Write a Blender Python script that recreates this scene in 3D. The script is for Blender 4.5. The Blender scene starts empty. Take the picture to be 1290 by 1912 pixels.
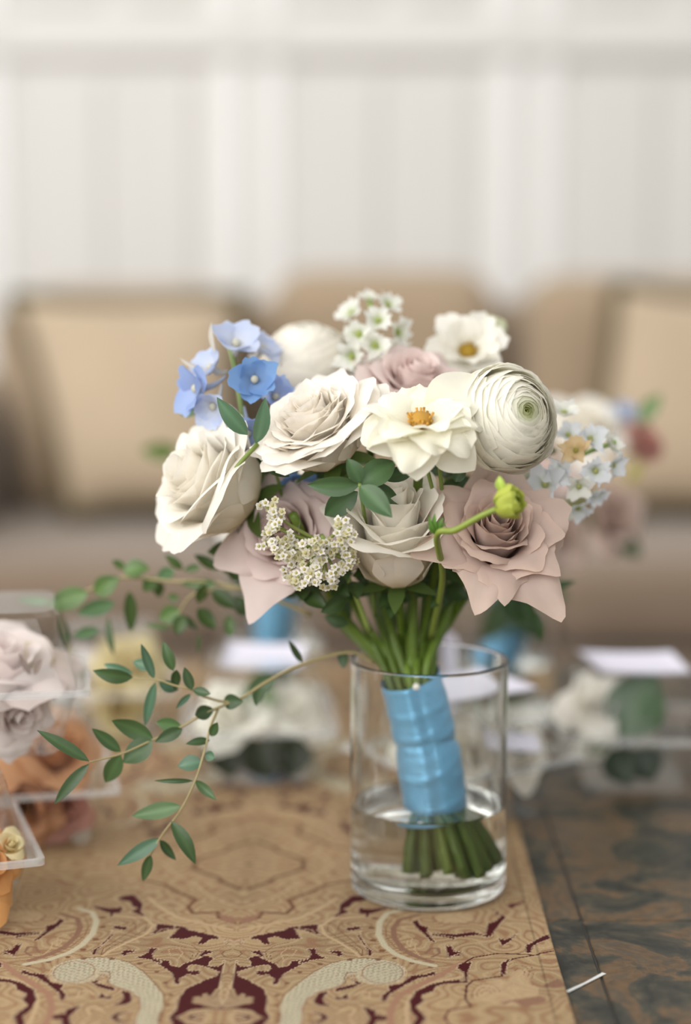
import bpy, math, random
import numpy as np
from mathutils import Vector, Matrix

random.seed(7)
rng = np.random.default_rng(11)
SC = bpy.context.scene
COL = SC.collection
D2R = math.pi / 180

# ------------------------------------------------------------------ camera
F, CX, CY = 3220.0, 645.0, 956.0            # focal length and centre for a 1290 x 1912 frame
PITCH = math.atan((CY - 528.0) / F)
TZ = 0.494                                   # table top height
CAM = Vector((0.0, -1.089, 0.888))
cd = bpy.data.cameras.new('camera')
cam = bpy.data.objects.new('camera', cd)
COL.objects.link(cam)
cam.location = CAM
cam.rotation_euler = (math.pi / 2 - PITCH, 0, 0)
cd.sensor_fit = 'VERTICAL'
cd.sensor_height = 36.0
cd.lens = 36.0 * F / 1912.0
cd.clip_start, cd.clip_end = 0.05, 50
cd.dof.use_dof = True
cd.dof.focus_distance = 1.015
cd.dof.aperture_fstop = 1.75
SC.camera = cam

# ------------------------------------------------------------------ world, lights, exposure
w = bpy.data.worlds.new('world')
SC.world = w
w.use_nodes = True
bg = w.node_tree.nodes['Background']
bg.inputs[0].default_value = (0.99, 0.985, 0.97, 1)
bg.inputs[1].default_value = 0.50


def area(name, loc, target, sx, sy, power, color):
    l = bpy.data.lights.new(name, 'AREA')
    l.shape = 'RECTANGLE'
    l.size, l.size_y, l.energy, l.color = sx, sy, power, color
    o = bpy.data.objects.new(name, l)
    COL.objects.link(o)
    o.location = loc
    o.rotation_euler = (Vector(target) - Vector(loc)).to_track_quat('-Z', 'Y').to_euler()
    return o


area('window_daylight_left', (-3.0, -0.9, 2.2), (0.2, 0.9, 0.7), 2.4, 2.2, 85, (1.0, 0.98, 0.95))
area('ceiling_bounce', (0.2, 0.9, 3.1), (0.2, 1.0, 0.0), 3.2, 2.6, 30, (1.0, 0.97, 0.92))
area('window_daylight_front', (-0.9, -2.5, 1.95), (0.0, 0.0, 0.72), 3.0, 2.2, 80, (1.0, 0.985, 0.96))

SC.view_settings.view_transform = 'Standard'
SC.view_settings.look = 'None'
SC.view_settings.gamma = 1.0
SC.view_settings.use_curve_mapping = False
SC.view_settings.exposure = 0.10
SC.cycles.use_denoising = True
SC.cycles.max_bounces = 16
SC.cycles.transmission_bounces = 14
SC.cycles.transparent_max_bounces = 24
SC.cycles.diffuse_bounces = 4
SC.cycles.glossy_bounces = 6

# ------------------------------------------------------------------ helpers
CP, SP = math.cos(PITCH), math.sin(PITCH)


def ray(px, py):
    a, b = (px - CX) / F, (py - CY) / F
    return Vector((a, CP - b * SP, -SP - b * CP))


def P(px, py, Y=0.0):
    """world point on the vertical plane at depth Y (vase axis is Y = 0) seen at a photo pixel"""
    d = ray(px, py)
    return CAM + d * ((Y - CAM.y) / d.y)


def G(px, py, z=TZ):
    d = ray(px, py)
    return CAM + d * ((z - CAM.z) / d.z)


def mpp(Y):
    return (Y - CAM.y) / F


def link(name, data, parent=None):
    o = bpy.data.objects.new(name, data)
    COL.objects.link(o)
    if parent is not None:
        o.parent = parent
    return o


def root_loc(o):
    while o.parent is not None:
        o = o.parent
    return np.array(o.location)


def tag(o, label=None, cat=None, group=None, kind=None):
    for k, v in (('label', label), ('category', cat), ('group', group), ('kind', kind)):
        if v:
            o[k] = v
    return o


def thing(name, label, cat, loc, group=None):
    o = link(name, None)
    o.location = loc
    return tag(o, label, cat, group)


def mobj(name, V, Fc, mat, parent=None, col=None, smooth=True):
    """one mesh object from world-space vertices; col = per-vertex rgb"""
    V = np.asarray(V, float).reshape(-1, 3)
    if parent is not None:
        V = V - root_loc(parent)
    me = bpy.data.meshes.new(name)
    me.from_pydata(V.tolist(), [], Fc if isinstance(Fc, list) else Fc.tolist())
    if smooth:
        me.polygons.foreach_set('use_smooth', [True] * len(me.polygons))
    if col is not None:
        at = me.color_attributes.new('Col', 'FLOAT_COLOR', 'POINT')
        c = np.ones((len(V), 4))
        c[:, :3] = col
        at.data.foreach_set('color', c.ravel())
    me.materials.append(mat)
    me.update()
    return link(name, me, parent)


class MB:
    """collects pieces into one mesh"""

    def __init__(s):
        s.V, s.F, s.C, s.n = [], [], [], 0

    def add(s, V, Fc, C=None):
        V = np.asarray(V, float).reshape(-1, 3)
        s.V.append(V)
        s.F += [tuple(i + s.n for i in f) for f in Fc]
        s.C.append(np.zeros((len(V), 3)) if C is None else np.broadcast_to(np.asarray(C, float), (len(V), 3)))
        s.n += len(V)

    def build(s, name, mat, parent=None, smooth=True, col=True):
        return mobj(name, np.concatenate(s.V), s.F, mat, parent, np.concatenate(s.C) if col else None, smooth)


def grid_faces(nu, nv, wrap=False):
    f = []
    for j in range(nv - 1):
        for i in range(nu if wrap else nu - 1):
            a, b = j * nu + i, j * nu + (i + 1) % nu
            f.append((a, b, b + nu, a + nu))
    return f


def frame(axis, spin=0.0):
    z = Vector(axis).normalized()
    x = Vector((0, 0, 1)).cross(z)
    if x.length < 1e-4:
        x = Vector((1, 0, 0))
    x.normalize()
    y = z.cross(x)
    c, s = math.cos(spin), math.sin(spin)
    x, y = x * c + y * s, y * c - x * s
    return np.array([x, y, z])              # rows; world = local @ M


def tube(path, rad, n=8, cap=True):
    path = np.asarray(path, float)
    m = len(path)
    rad = np.broadcast_to(np.asarray(rad, float), (m,))
    t = np.gradient(path, axis=0)
    t /= np.linalg.norm(t, axis=1)[:, None] + 1e-12
    ref = np.array([0.31, 0.9, 0.2]) if abs(t[0] @ np.array([0.31, 0.9, 0.2])) < 0.9 else np.array([1.0, 0, 0])
    V = []
    for k in range(m):
        a = np.cross(t[k], ref)
        a /= np.linalg.norm(a) + 1e-12
        b = np.cross(t[k], a)
        ang = np.arange(n) * 2 * math.pi / n
        V.append(path[k] + rad[k] * (np.cos(ang)[:, None] * a + np.sin(ang)[:, None] * b))
    Fc = grid_faces(n, m, True)
    if cap:
        Fc += [tuple(range(n))[::-1], tuple((m - 1) * n + i for i in range(n))]
    return np.concatenate(V), Fc


def bez(pts, n=12):
    """smooth curve through points (Catmull-Rom)"""
    p = np.asarray([list(q) for q in pts], float)
    p = np.vstack([2 * p[0] - p[1], p, 2 * p[-1] - p[-2]])
    out = []
    for i in range(1, len(p) - 2):
        for k in range(n):
            t = k / n
            a, b, c, d = p[i - 1], p[i], p[i + 1], p[i + 2]
            out.append(0.5 * (2 * b + (c - a) * t + (2 * a - 5 * b + 4 * c - d) * t * t + (3 * b - a - 3 * c + d) * t ** 3))
    out.append(p[-2])
    return np.array(out)


def box_vf(x0, x1, y0, y1, z0, z1, bev=0.0):
    if bev <= 0:
        V = [(x, y, z) for z in (z0, z1) for y in (y0, y1) for x in (x0, x1)]
        return V, [(0, 2, 3, 1), (4, 5, 7, 6), (0, 1, 5, 4), (2, 6, 7, 3), (0, 4, 6, 2), (1, 3, 7, 5)]
    b = bev
    V, Fc = [], []
    ring = lambda i, z: [(x0 + i, y0 + 2 * b - i, z), (x0 + 2 * b - i, y0 + i, z), (x1 - 2 * b + i, y0 + i, z), (x1 - i, y0 + 2 * b - i, z),
                         (x1 - i, y1 - 2 * b + i, z), (x1 - 2 * b + i, y1 - i, z), (x0 + 2 * b - i, y1 - i, z), (x0 + i, y1 - 2 * b + i, z)]
    for i, z in ((b, z0), (0, z0 + b), (0, z1 - b), (b, z1)):
        V += ring(i, z)
    Fc = grid_faces(8, 4, True) + [tuple(range(8))[::-1], tuple(range(24, 32))]
    return V, Fc


# ------------------------------------------------------------------ materials
def mat(name):
    m = bpy.data.materials.new(name)
    m.use_nodes = True
    nt = m.node_tree
    return m, nt, nt.nodes['Principled BSDF'], nt.nodes['Material Output']


def N(nt, typ, **kw):
    n = nt.nodes.new(typ)
    for k, v in kw.items():
        setattr(n, k, v)
    return n


def plain(name, rgb, rough=0.6, noise=0.0, scale=40.0, bump=0.0, bscale=200.0, spec=0.4, sheen=0.0):
    m, nt, b, out = mat(name)
    b.inputs['Base Color'].default_value = (*rgb, 1)
    b.inputs['Roughness'].default_value = rough
    b.inputs['Specular IOR Level'].default_value = spec
    if sheen:
        b.inputs['Sheen Weight'].default_value = sheen
    tc = N(nt, 'ShaderNodeTexCoord')
    if noise:
        nz = N(nt, 'ShaderNodeTexNoise')
        nz.inputs['Scale'].default_value = scale
        nz.inputs['Detail'].default_value = 4
        nt.links.new(tc.outputs['Object'], nz.inputs['Vector'])
        mx = N(nt, 'ShaderNodeMix', data_type='RGBA')
        mx.inputs[6].default_value = (*[c * (1 - noise) for c in rgb], 1)
        mx.inputs[7].default_value = (*[min(1, c * (1 + noise)) for c in rgb], 1)
        nt.links.new(nz.outputs['Fac'], mx.inputs[0])
        nt.links.new(mx.outputs[2], b.inputs['Base Color'])
    if bump:
        n2 = N(nt, 'ShaderNodeTexNoise')
        n2.inputs['Scale'].default_value = bscale
        n2.inputs['Detail'].default_value = 3
        nt.links.new(tc.outputs['Object'], n2.inputs['Vector'])
        bp = N(nt, 'ShaderNodeBump')
        bp.inputs['Strength'].default_value = bump
        bp.inputs['Distance'].default_value = 0.002
        nt.links.new(n2.outputs['Fac'], bp.inputs['Height'])
        nt.links.new(bp.outputs['Normal'], b.inputs['Normal'])
    return m


def plant(name, trans=0.3, rough=0.5, spec=0.3, veins=60.0, bump=0.15):
    """plant tissue: vertex-colour pigment, diffuse with translucency, faint fibrous relief"""
    m, nt, b, out = mat(name)
    at = N(nt, 'ShaderNodeAttribute', attribute_name='Col')
    tc = N(nt, 'ShaderNodeTexCoord')
    nz = N(nt, 'ShaderNodeTexNoise')
    nz.inputs['Scale'].default_value = veins
    nz.inputs['Detail'].default_value = 3
    nt.links.new(tc.outputs['Object'], nz.inputs['Vector'])
    hs = N(nt, 'ShaderNodeMix', data_type='RGBA', blend_type='MULTIPLY')
    hs.inputs[0].default_value = 1.0
    ramp = N(nt, 'ShaderNodeMapRange')
    ramp.inputs['To Min'].default_value = 0.92
    ramp.inputs['To Max'].default_value = 1.06
    nt.links.new(nz.outputs['Fac'], ramp.inputs['Value'])
    nt.links.new(at.outputs['Color'], hs.inputs[6])
    nt.links.new(ramp.outputs['Result'], hs.inputs[7])
    nt.links.new(hs.outputs[2], b.inputs['Base Color'])
    b.inputs['Roughness'].default_value = rough
    b.inputs['Specular IOR Level'].default_value = spec
    bp = N(nt, 'ShaderNodeBump')
    bp.inputs['Strength'].default_value = bump
    bp.inputs['Distance'].default_value = 0.001
    nt.links.new(nz.outputs['Fac'], bp.inputs['Height'])
    nt.links.new(bp.outputs['Normal'], b.inputs['Normal'])
    tr = N(nt, 'ShaderNodeBsdfTranslucent')
    nt.links.new(hs.outputs[2], tr.inputs['Color'])
    mx = N(nt, 'ShaderNodeMixShader')
    mx.inputs[0].default_value = trans
    nt.links.new(b.outputs[0], mx.inputs[1])
    nt.links.new(tr.outputs[0], mx.inputs[2])
    nt.links.new(mx.outputs[0], out.inputs['Surface'])
    return m


M_PETAL = plant('petal_tissue', 0.42, 0.55, 0.25, 90, 0.2)
M_LEAF = plant('leaf_tissue', 0.18, 0.42, 0.45, 120, 0.2)
M_STEM = plant('stem_tissue', 0.0, 0.45, 0.4, 150, 0.3)

M_GLASS, nt, b, out = mat('clear_glass')
b.inputs['Base Color'].default_value = (0.985, 0.995, 0.985, 1)
b.inputs['Transmission Weight'].default_value = 1
b.inputs['Roughness'].default_value = 0
b.inputs['IOR'].default_value = 1.47
M_WATER, nt, b, out = mat('clear_water')
b.inputs['Base Color'].default_value = (0.985, 0.99, 0.98, 1)
b.inputs['Transmission Weight'].default_value = 1
b.inputs['Roughness'].default_value = 0
b.inputs['IOR'].default_value = 1.333

M_PLASTIC, nt, b, out = mat('clear_plastic_sheet')
nt.nodes.remove(b)
tp = N(nt, 'ShaderNodeBsdfTransparent')
tp.inputs[0].default_value = (0.955, 0.96, 0.955, 1)
gl = N(nt, 'ShaderNodeBsdfGlossy')
gl.inputs['Roughness'].default_value = 0.06
lw = N(nt, 'ShaderNodeLayerWeight')
lw.inputs['Blend'].default_value = 0.5
pw = N(nt, 'ShaderNodeMath', operation='POWER')
pw.inputs[1].default_value = 4.0
nt.links.new(lw.outputs['Facing'], pw.inputs[0])
fr = N(nt, 'ShaderNodeMapRange')
fr.inputs['To Min'].default_value = 0.03
fr.inputs['To Max'].default_value = 0.75
nt.links.new(pw.outputs[0], fr.inputs['Value'])
nz = N(nt, 'ShaderNodeTexNoise')
nz.inputs['Scale'].default_value = 22
tc = N(nt, 'ShaderNodeTexCoord')
nt.links.new(tc.outputs['Object'], nz.inputs['Vector'])
bp = N(nt, 'ShaderNodeBump')
bp.inputs['Strength'].default_value = 0.25
bp.inputs['Distance'].default_value = 0.002
nt.links.new(nz.outputs['Fac'], bp.inputs['Height'])
nt.links.new(bp.outputs['Normal'], gl.inputs['Normal'])
mx = N(nt, 'ShaderNodeMixShader')
nt.links.new(fr.outputs[0], mx.inputs[0])
nt.links.new(tp.outputs[0], mx.inputs[1])
nt.links.new(gl.outputs[0], mx.inputs[2])
nt.links.new(mx.outputs[0], out.inputs['Surface'])

M_FLANGE, nt, b, out = mat('edge_glow_plastic')  # light glowing along the rim is put into a whiter plastic
tp = N(nt, 'ShaderNodeBsdfTransparent')
b.inputs['Base Color'].default_value = (0.75, 0.76, 0.76, 1)
b.inputs['Roughness'].default_value = 0.2
mx = N(nt, 'ShaderNodeMixShader')
mx.inputs[0].default_value = 0.26
nt.links.new(tp.outputs[0], mx.inputs[1])
nt.links.new(b.outputs[0], mx.inputs[2])
nt.links.new(mx.outputs[0], out.inputs['Surface'])

# satin ribbon: silky weave with soft highlights
M_SATIN, nt, b, out = mat('blue_satin')
b.inputs['Base Color'].default_value = (0.18, 0.48, 0.75, 1)
b.inputs['Metallic'].default_value = 0.40
b.inputs['Roughness'].default_value = 0.30
b.inputs['Anisotropic'].default_value = 0.9
b.inputs['Anisotropic Rotation'].default_value = 0.25
tg = N(nt, 'ShaderNodeTangent', direction_type='RADIAL', axis='Z')
nt.links.new(tg.outputs[0], b.inputs['Tangent'])
b.inputs['Specular IOR Level'].default_value = 1.0
b.inputs['Specular Tint'].default_value = (0.75, 0.9, 1, 1)
b.inputs['Sheen Weight'].default_value = 0.25
tc = N(nt, 'ShaderNodeTexCoord')
mp = N(nt, 'ShaderNodeMapping')
mp.inputs['Scale'].default_value = (1, 1, 9)
mp.inputs['Rotation'].default_value = (0, 0.25, 0)
nz = N(nt, 'ShaderNodeTexNoise')
nz.inputs['Scale'].default_value = 60
nz.inputs['Detail'].default_value = 3
nt.links.new(tc.outputs['Object'], mp.inputs['Vector'])
nt.links.new(mp.outputs[0], nz.inputs['Vector'])
bp = N(nt, 'ShaderNodeBump')
bp.inputs['Strength'].default_value = 0.35
bp.inputs['Distance'].default_value = 0.0012
nt.links.new(nz.outputs['Fac'], bp.inputs['Height'])
nt.links.new(bp.outputs['Normal'], b.inputs['Normal'])

M_WALL = plain('white_paint', (0.70, 0.685, 0.655), 0.45, 0.02, 3)
M_STILE_GLINT = plain('white_paint_with_glint', (0.84, 0.83, 0.81), 0.25, 0.01, 3)  # window gloss on the stiles painted in as a brighter white
M_FLOOR = plain('dark_wood_floor', (0.12, 0.07, 0.045), 0.4, 0.3, 6)
M_SOFA_SHADED = plain('shaded_upholstery', (0.215, 0.158, 0.112), 0.85, 0.10, 9, 0.4, 400, 0.2, 0.3)  # sofa cloth darkened for seat and frame, their shade put into the colour
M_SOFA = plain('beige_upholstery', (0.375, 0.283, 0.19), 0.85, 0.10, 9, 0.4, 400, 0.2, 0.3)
M_PILLOW = plain('tan_cushion_cloth', (0.47, 0.37, 0.26), 0.85, 0.14, 7, 0.4, 400, 0.2, 0.3)
M_CORD = plain('olive_cord', (0.085, 0.066, 0.026), 0.8, 0.2, 60, 0.5, 300)
M_WOOD = plain('dark_walnut', (0.07, 0.03, 0.018), 0.35, 0.3, 20)
M_PAPER = plain('lavender_white_paper', (0.70, 0.68, 0.78), 0.7, 0.02, 20)
M_TABLEBODY = plain('dark_grout', (0.055, 0.05, 0.045), 0.7, 0.2, 40)
M_PEARL = plain('pearl', (0.85, 0.83, 0.76), 0.2, 0.0)

# slate / marble tiles
M_SLATE, nt, b, out = mat('rust_and_grey_slate')
tc = N(nt, 'ShaderNodeTexCoord')
oi = N(nt, 'ShaderNodeObjectInfo')
ad = N(nt, 'ShaderNodeVectorMath', operation='ADD')
nt.links.new(tc.outputs['Object'], ad.inputs[0])
n1 = N(nt, 'ShaderNodeTexNoise')
n1.inputs['Scale'].default_value = 21
n1.inputs['Detail'].default_value = 11
n1.inputs['Roughness'].default_value = 0.65
n1.inputs['Distortion'].default_value = 0.7
nt.links.new(ad.outputs[0], n1.inputs['Vector'])
cr = N(nt, 'ShaderNodeValToRGB')
els = cr.color_ramp.elements
els[0].position, els[0].color = 0.36, (0.020, 0.019, 0.015, 1)
els[1].position, els[1].color = 0.72, (0.17, 0.105, 0.055, 1)
for p_, c_ in ((0.44, (0.040, 0.040, 0.031, 1)), (0.50, (0.070, 0.060, 0.042, 1)), (0.54, (0.14, 0.082, 0.040, 1)), (0.60, (0.085, 0.066, 0.045, 1))):
    e = els.new(p_)
    e.color = c_
nt.links.new(n1.outputs['Fac'], cr.inputs[0])
n2 = N(nt, 'ShaderNodeTexNoise')
n2.inputs['Scale'].default_value = 120
n2.inputs['Detail'].default_value = 5
nt.links.new(ad.outputs[0], n2.inputs['Vector'])
mr = N(nt, 'ShaderNodeMapRange')
mr.inputs['To Min'].default_value = 0.45
mr.inputs['To Max'].default_value = 1.3
nt.links.new(n2.outputs['Fac'], mr.inputs['Value'])
ml = N(nt, 'ShaderNodeMix', data_type='RGBA', blend_type='MULTIPLY')
ml.inputs[0].default_value = 1
nt.links.new(cr.outputs[0], ml.inputs[6])
nt.links.new(mr.outputs[0], ml.inputs[7])
nt.links.new(ml.outputs[2], b.inputs['Base Color'])
b.inputs['Roughness'].default_value = 0.42
b.inputs['Specular IOR Level'].default_value = 0.2
bp = N(nt, 'ShaderNodeBump')
bp.inputs['Strength'].default_value = 0.12
bp.inputs['Distance'].default_value = 0.002
nt.links.new(n1.outputs['Fac'], bp.inputs['Height'])
nt.links.new(bp.outputs['Normal'], b.inputs['Normal'])
M_VEIN = plain('white_quartz', (0.62, 0.62, 0.6), 0.4, 0.2, 200)

# jacquard weave: colours from the woven pattern, thread relief
M_WEAVE, nt, b, out = mat('jacquard_weave')
at = N(nt, 'ShaderNodeAttribute', attribute_name='Col')
tc = N(nt, 'ShaderNodeTexCoord')
nz = N(nt, 'ShaderNodeTexNoise')
nz.inputs['Scale'].default_value = 900
nz.inputs['Detail'].default_value = 2
nt.links.new(tc.outputs['Object'], nz.inputs['Vector'])
mr = N(nt, 'ShaderNodeMapRange')
mr.inputs['To Min'].default_value = 0.72
mr.inputs['To Max'].default_value = 1.22
nt.links.new(nz.outputs['Fac'], mr.inputs['Value'])
ml = N(nt, 'ShaderNodeMix', data_type='RGBA', blend_type='MULTIPLY')
ml.inputs[0].default_value = 1
nt.links.new(at.outputs['Color'], ml.inputs[6])
nt.links.new(mr.outputs[0], ml.inputs[7])
nt.links.new(ml.outputs[2], b.inputs['Base Color'])
b.inputs['Roughness'].default_value = 0.7
b.inputs['Specular IOR Level'].default_value = 0.12
bp = N(nt, 'ShaderNodeBump')
bp.inputs['Strength'].default_value = 0.4
bp.inputs['Distance'].default_value = 0.0006
nt.links.new(nz.outputs['Fac'], bp.inputs['Height'])
nt.links.new(bp.outputs['Normal'], b.inputs['Normal'])

# ------------------------------------------------------------------ setting: floor, panelled wall
fl = mobj('floor', *box_vf(-3.2, 3.2, -2.6, 3.2, -0.05, 0.0), M_FLOOR, smooth=False)
tag(fl, kind='structure')
YW = 2.95                                            # face of the panelled wall
wall = mobj('wall_back', *box_vf(-3.2, 3.2, YW + 0.018, YW + 0.15, 0.0, 2.75), M_WALL, smooth=False)
tag(wall, kind='structure')


def wx(px):
    return P(px, 400, YW).x


def wz(py):
    return P(645, py, YW).z


unit = wx(985) - wx(470)
x_left, x_right = wx(470) - unit * 3, wx(470) + unit * 4
rails = [(0.0, 0.16), (wz(112), wz(48)), (wz(112) + 0.95, wz(48) + 0.95)]
for z0, z1 in rails:
    r = mobj('rail', *box_vf(x_left, x_right, YW - 0.012, YW + 0.04, z0, z1, 0.012), M_WALL, wall, smooth=False)
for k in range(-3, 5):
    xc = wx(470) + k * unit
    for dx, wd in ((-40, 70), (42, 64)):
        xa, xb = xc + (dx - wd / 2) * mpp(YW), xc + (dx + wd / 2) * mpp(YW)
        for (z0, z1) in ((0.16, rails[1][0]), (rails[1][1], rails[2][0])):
            mobj('stile', *box_vf(xa, xb, YW - 0.008, YW + 0.04, z0, z1, 0.014), M_STILE_GLINT, wall, smooth=False)
    for dx, wd in ((165, 150), (345, 128)):
        xa, xb = xc + (dx - wd / 2) * mpp(YW), xc + (dx + wd / 2) * mpp(YW)
        for (z0, z1) in ((0.16, rails[1][0] - 0.045), (rails[1][1] + 0.03, rails[2][0] - 0.045)):
            mobj('panel', *box_vf(xa, xb, YW + 0.004, YW + 0.04, z0 + 0.02, z1, 0.008), M_WALL, wall, smooth=False)

# ------------------------------------------------------------------ sofa
def cushion(name, corners, thick, m, parent=None, nu=22, nv=22, pinch=0.10, edge=0.18, sag=0.0, seed=0):
    """puffy cushion between four corner points (tl, tr, br, bl); returns its rim path too"""
    tl, tr, br, bl = [np.array(c) for c in corners]
    nrm = np.cross(tr - tl, bl - tl)
    nrm /= np.linalg.norm(nrm)
    if nrm[1] > 0:
        nrm = -nrm
    V = []
    r = np.random.default_rng(seed)
    a1, a2, a3 = r.uniform(0, 6, 3)
    for side in (1, -1):
        for j in range(nv):
            for i in range(nu):
                u, v = i / (nu - 1) * 2 - 1, j / (nv - 1) * 2 - 1
                pu = u * (1 - pinch * (1 - v * v) * abs(u) ** 3)
                pv = v * (1 - pinch * (1 - u * u) * abs(v) ** 3)
                s, t = (pu + 1) / 2, (pv + 1) / 2
                p = (tl * (1 - s) + tr * s) * (1 - t) + (bl * (1 - s) + br * s) * t
                h = (max(0, 1 - abs(u) ** 2.6) * max(0, 1 - abs(v) ** 2.6)) ** 0.45
                h = h * (1 + 0.05 * math.sin(3 * u + a1) * math.sin(2.5 * v + a2)) + (edge if abs(u) < 1 and abs(v) < 1 else edge) * 0
                p = p + nrm * side * thick / 2 * h
                V.append(p)
    Fc = [f if True else f for f in grid_faces(nu, nv)]
    off = nu * nv
    Fc2 = [tuple(reversed([q + off for q in f])) for f in Fc]
    o = mobj(name, V, Fc + Fc2, m, parent)
    V = np.array(V[:off]).reshape(nv, nu, 3)
    rim = np.concatenate([V[0, :], V[1:, -1], V[-1, -2::-1], V[-2:0:-1, 0]])
    return o, rim


def rounded(name, x0, x1, y0, y1, z0, z1, r, m, parent, crown=0.0):
    """upholstered block: rounded box with a slightly crowned top"""
    n = 14
    us = np.linspace(-1, 1, n)
    V, Fc = [], []
    cx, cy, cz = (x0 + x1) / 2, (y0 + y1) / 2, (z0 + z1) / 2
    hx, hy, hz = (x1 - x0) / 2, (y1 - y0) / 2, (z1 - z0) / 2
    for ax in range(3):
        for s in (-1, 1):
            base = len(V)
            for a in us:
                for c in us:
                    p = np.zeros(3)
                    p[ax], p[(ax + 1) % 3], p[(ax + 2) % 3] = s, math.sin(a * math.pi / 2), math.sin(c * math.pi / 2)
                    q = p * np.array([hx, hy, hz])
                    inner = np.clip(q, [-(hx - r), -(hy - r), -(hz - r)], [hx - r, hy - r, hz - r])
                    d = q - inner
                    L = np.linalg.norm(d)
                    q = inner + d / L * r if L > 1e-9 else q
                    bulge = crown * (1 - p[0] ** 2) * (1 - p[1] ** 2)
                    if p[2] > 0.2:
                        q[2] += bulge
                    V.append(q + [cx, cy, cz])
            f = grid_faces(n, n)
            Fc += [tuple(i + base for i in (g if s > 0 else g[::-1])) for g in f]
    return mobj(name, V, Fc, m, parent)


YS = 2.16                                             # face of the sofa back cushions (3.25 m from the camera)
sx0 = P(-40, 900, YS).x
sofa = thing('sofa', 'beige upholstered three-seat sofa standing before the white panelled wall', 'sofa', (0.3, YS, 0))
cw = P(960, 600, YS).x - P(475, 600, YS).x
edges_x = [P(475, 600, YS).x - cw * 1.02, P(475, 600, YS).x, P(960, 600, YS).x, P(960, 600, YS).x + cw * 1.02]
SXL, SXR = edges_x[0], edges_x[3]
rounded('frame', SXL - 0.05, SXR + 0.05, YS - 0.62, YS + 0.42, 0.10, 0.32, 0.03, M_SOFA_SHADED, sofa)
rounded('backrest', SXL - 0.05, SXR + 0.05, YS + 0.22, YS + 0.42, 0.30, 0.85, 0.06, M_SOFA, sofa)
for k in range(3):
    a, b2 = edges_x[k], edges_x[k + 1]
    topy = (0.885, 0.915, 0.905)[k]
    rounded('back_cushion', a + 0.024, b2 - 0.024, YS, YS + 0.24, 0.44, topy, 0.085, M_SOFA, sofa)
    rounded('seat_cushion', a + 0.004, b2 - 0.004, YS - 0.64, YS + 0.06, 0.325, 0.455, 0.045, M_SOFA_SHADED, sofa, 0.02)
for xa, xb in ((SXL - 0.19, SXL - 0.005), (SXR + 0.005, SXR + 0.19)):
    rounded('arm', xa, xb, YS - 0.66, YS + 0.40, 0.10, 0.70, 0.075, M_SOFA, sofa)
for xa in (SXL - 0.14, SXR + 0.14):
    for ya in (YS - 0.58, YS + 0.34):
        mobj('leg', *tube([(xa, ya, 0.0), (xa, ya, 0.12)], [0.02, 0.028], 12), M_WOOD, sofa)

pl = thing('throw_pillow', 'square tan throw pillow with olive cord edge against the sofa arm, left', 'cushion', (-0.4, YS - 0.1, 0.46))
_, rim = cushion('cover', [P(22, 556, YS - 0.14), P(455, 554, YS - 0.16), P(450, 962, YS - 0.26), P(128, 962, YS - 0.30)], 0.15, M_PILLOW, pl, seed=1)
mobj('cord', *tube(np.vstack([rim, rim[:1]]), 0.017, 6, False), M_CORD, pl)
pr = thing('throw_pillow', 'tan throw pillow with olive cord edge on the right sofa seat', 'cushion', (0.55, YS - 0.1, 0.46))
_, rim = cushion('cover', [P(1150, 533, YS - 0.15), P(1500, 553, YS - 0.15), P(1480, 968, YS - 0.27), P(1072, 958, YS - 0.27)], 0.15, M_PILLOW, pr, seed=3)
mobj('cord', *tube(np.vstack([rim, rim[:1]]), 0.017, 6, False), M_CORD, pr)

# ------------------------------------------------------------------ coffee table with stone tiles
AX = 29.0 / F                                         # the table and runner are turned half a degree


def tab(u, v):
    """table frame: u across, v along (away from the camera); world x, y"""
    return (u + AX * v, v - AX * u)


U0 = G(1120, 1815).x - AX * G(1120, 1815).y           # joint between two tile columns
table = thing('coffee_table', 'low coffee table topped with rust and grey stone tiles', 'table', (0, 0.15, 0))
TX0, TX1, TY0, TY1 = -0.62, 0.66, -0.42, 0.67


def tbox(name, u0, u1, v0, v1, z0, z1, m, parent, bev=0.0):
    V, Fc = box_vf(u0, u1, v0, v1, z0, z1, bev)
    V = [(*tab(x, y), z) for x, y, z in V]
    return mobj(name, V, Fc, m, parent, smooth=False)


tbox('tabletop', TX0, TX1, TY0, TY1, TZ - 0.05, TZ - 0.0016, M_TABLEBODY, table)
for u in (TX0 + 0.06, TX1 - 0.06):
    for v in (TY0 + 0.06, TY1 - 0.06):
        tbox('leg', u - 0.035, u + 0.035, v - 0.035, v + 0.035, 0, TZ - 0.05, M_WOOD, table, 0.006)
tbox('apron', TX0 + 0.03, TX1 - 0.03, TY0 + 0.03, TY1 - 0.03, TZ - 0.13, TZ - 0.05, M_WOOD, table, 0.004)
vj = G(1085, 1722).y + 0.005
us = sorted([TX0, U0 - 0.6, U0 - 0.3, U0, U0 + 0.3, TX1])
vs = [TY0] + [vj + k * 0.3 for k in (-1, 0, 1, 2)] + [TY1]
vs = [v for v in vs if TY0 <= v <= TY1]
first_tile = None
for i in range(len(us) - 1):
    for j in range(len(vs) - 1):
        if us[i + 1] - us[i] < 0.01 or vs[j + 1] - vs[j] < 0.01:
            continue
        t_ = tbox('tile', us[i] + 0.0008, us[i + 1] - 0.0008, vs[j] + 0.0008, vs[j + 1] - 0.0008, TZ - 0.006, TZ + random.uniform(-0.0002, 0.0001), M_SLATE, table, 0.0006)
        if abs(us[i + 1] - U0) < 1e-6 and vs[j] < -0.1 < vs[j + 1]:
            first_tile = t_
va, vb = G(1058, 1853), G(1128, 1818)
seg = [(va.x, va.y), (va.x * 0.5 + vb.x * 0.5, va.y * 0.5 + vb.y * 0.5 - 0.0006), (vb.x, vb.y)]
Vv, Fv = [], []
dv = np.array([vb.x - va.x, vb.y - va.y])
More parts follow.
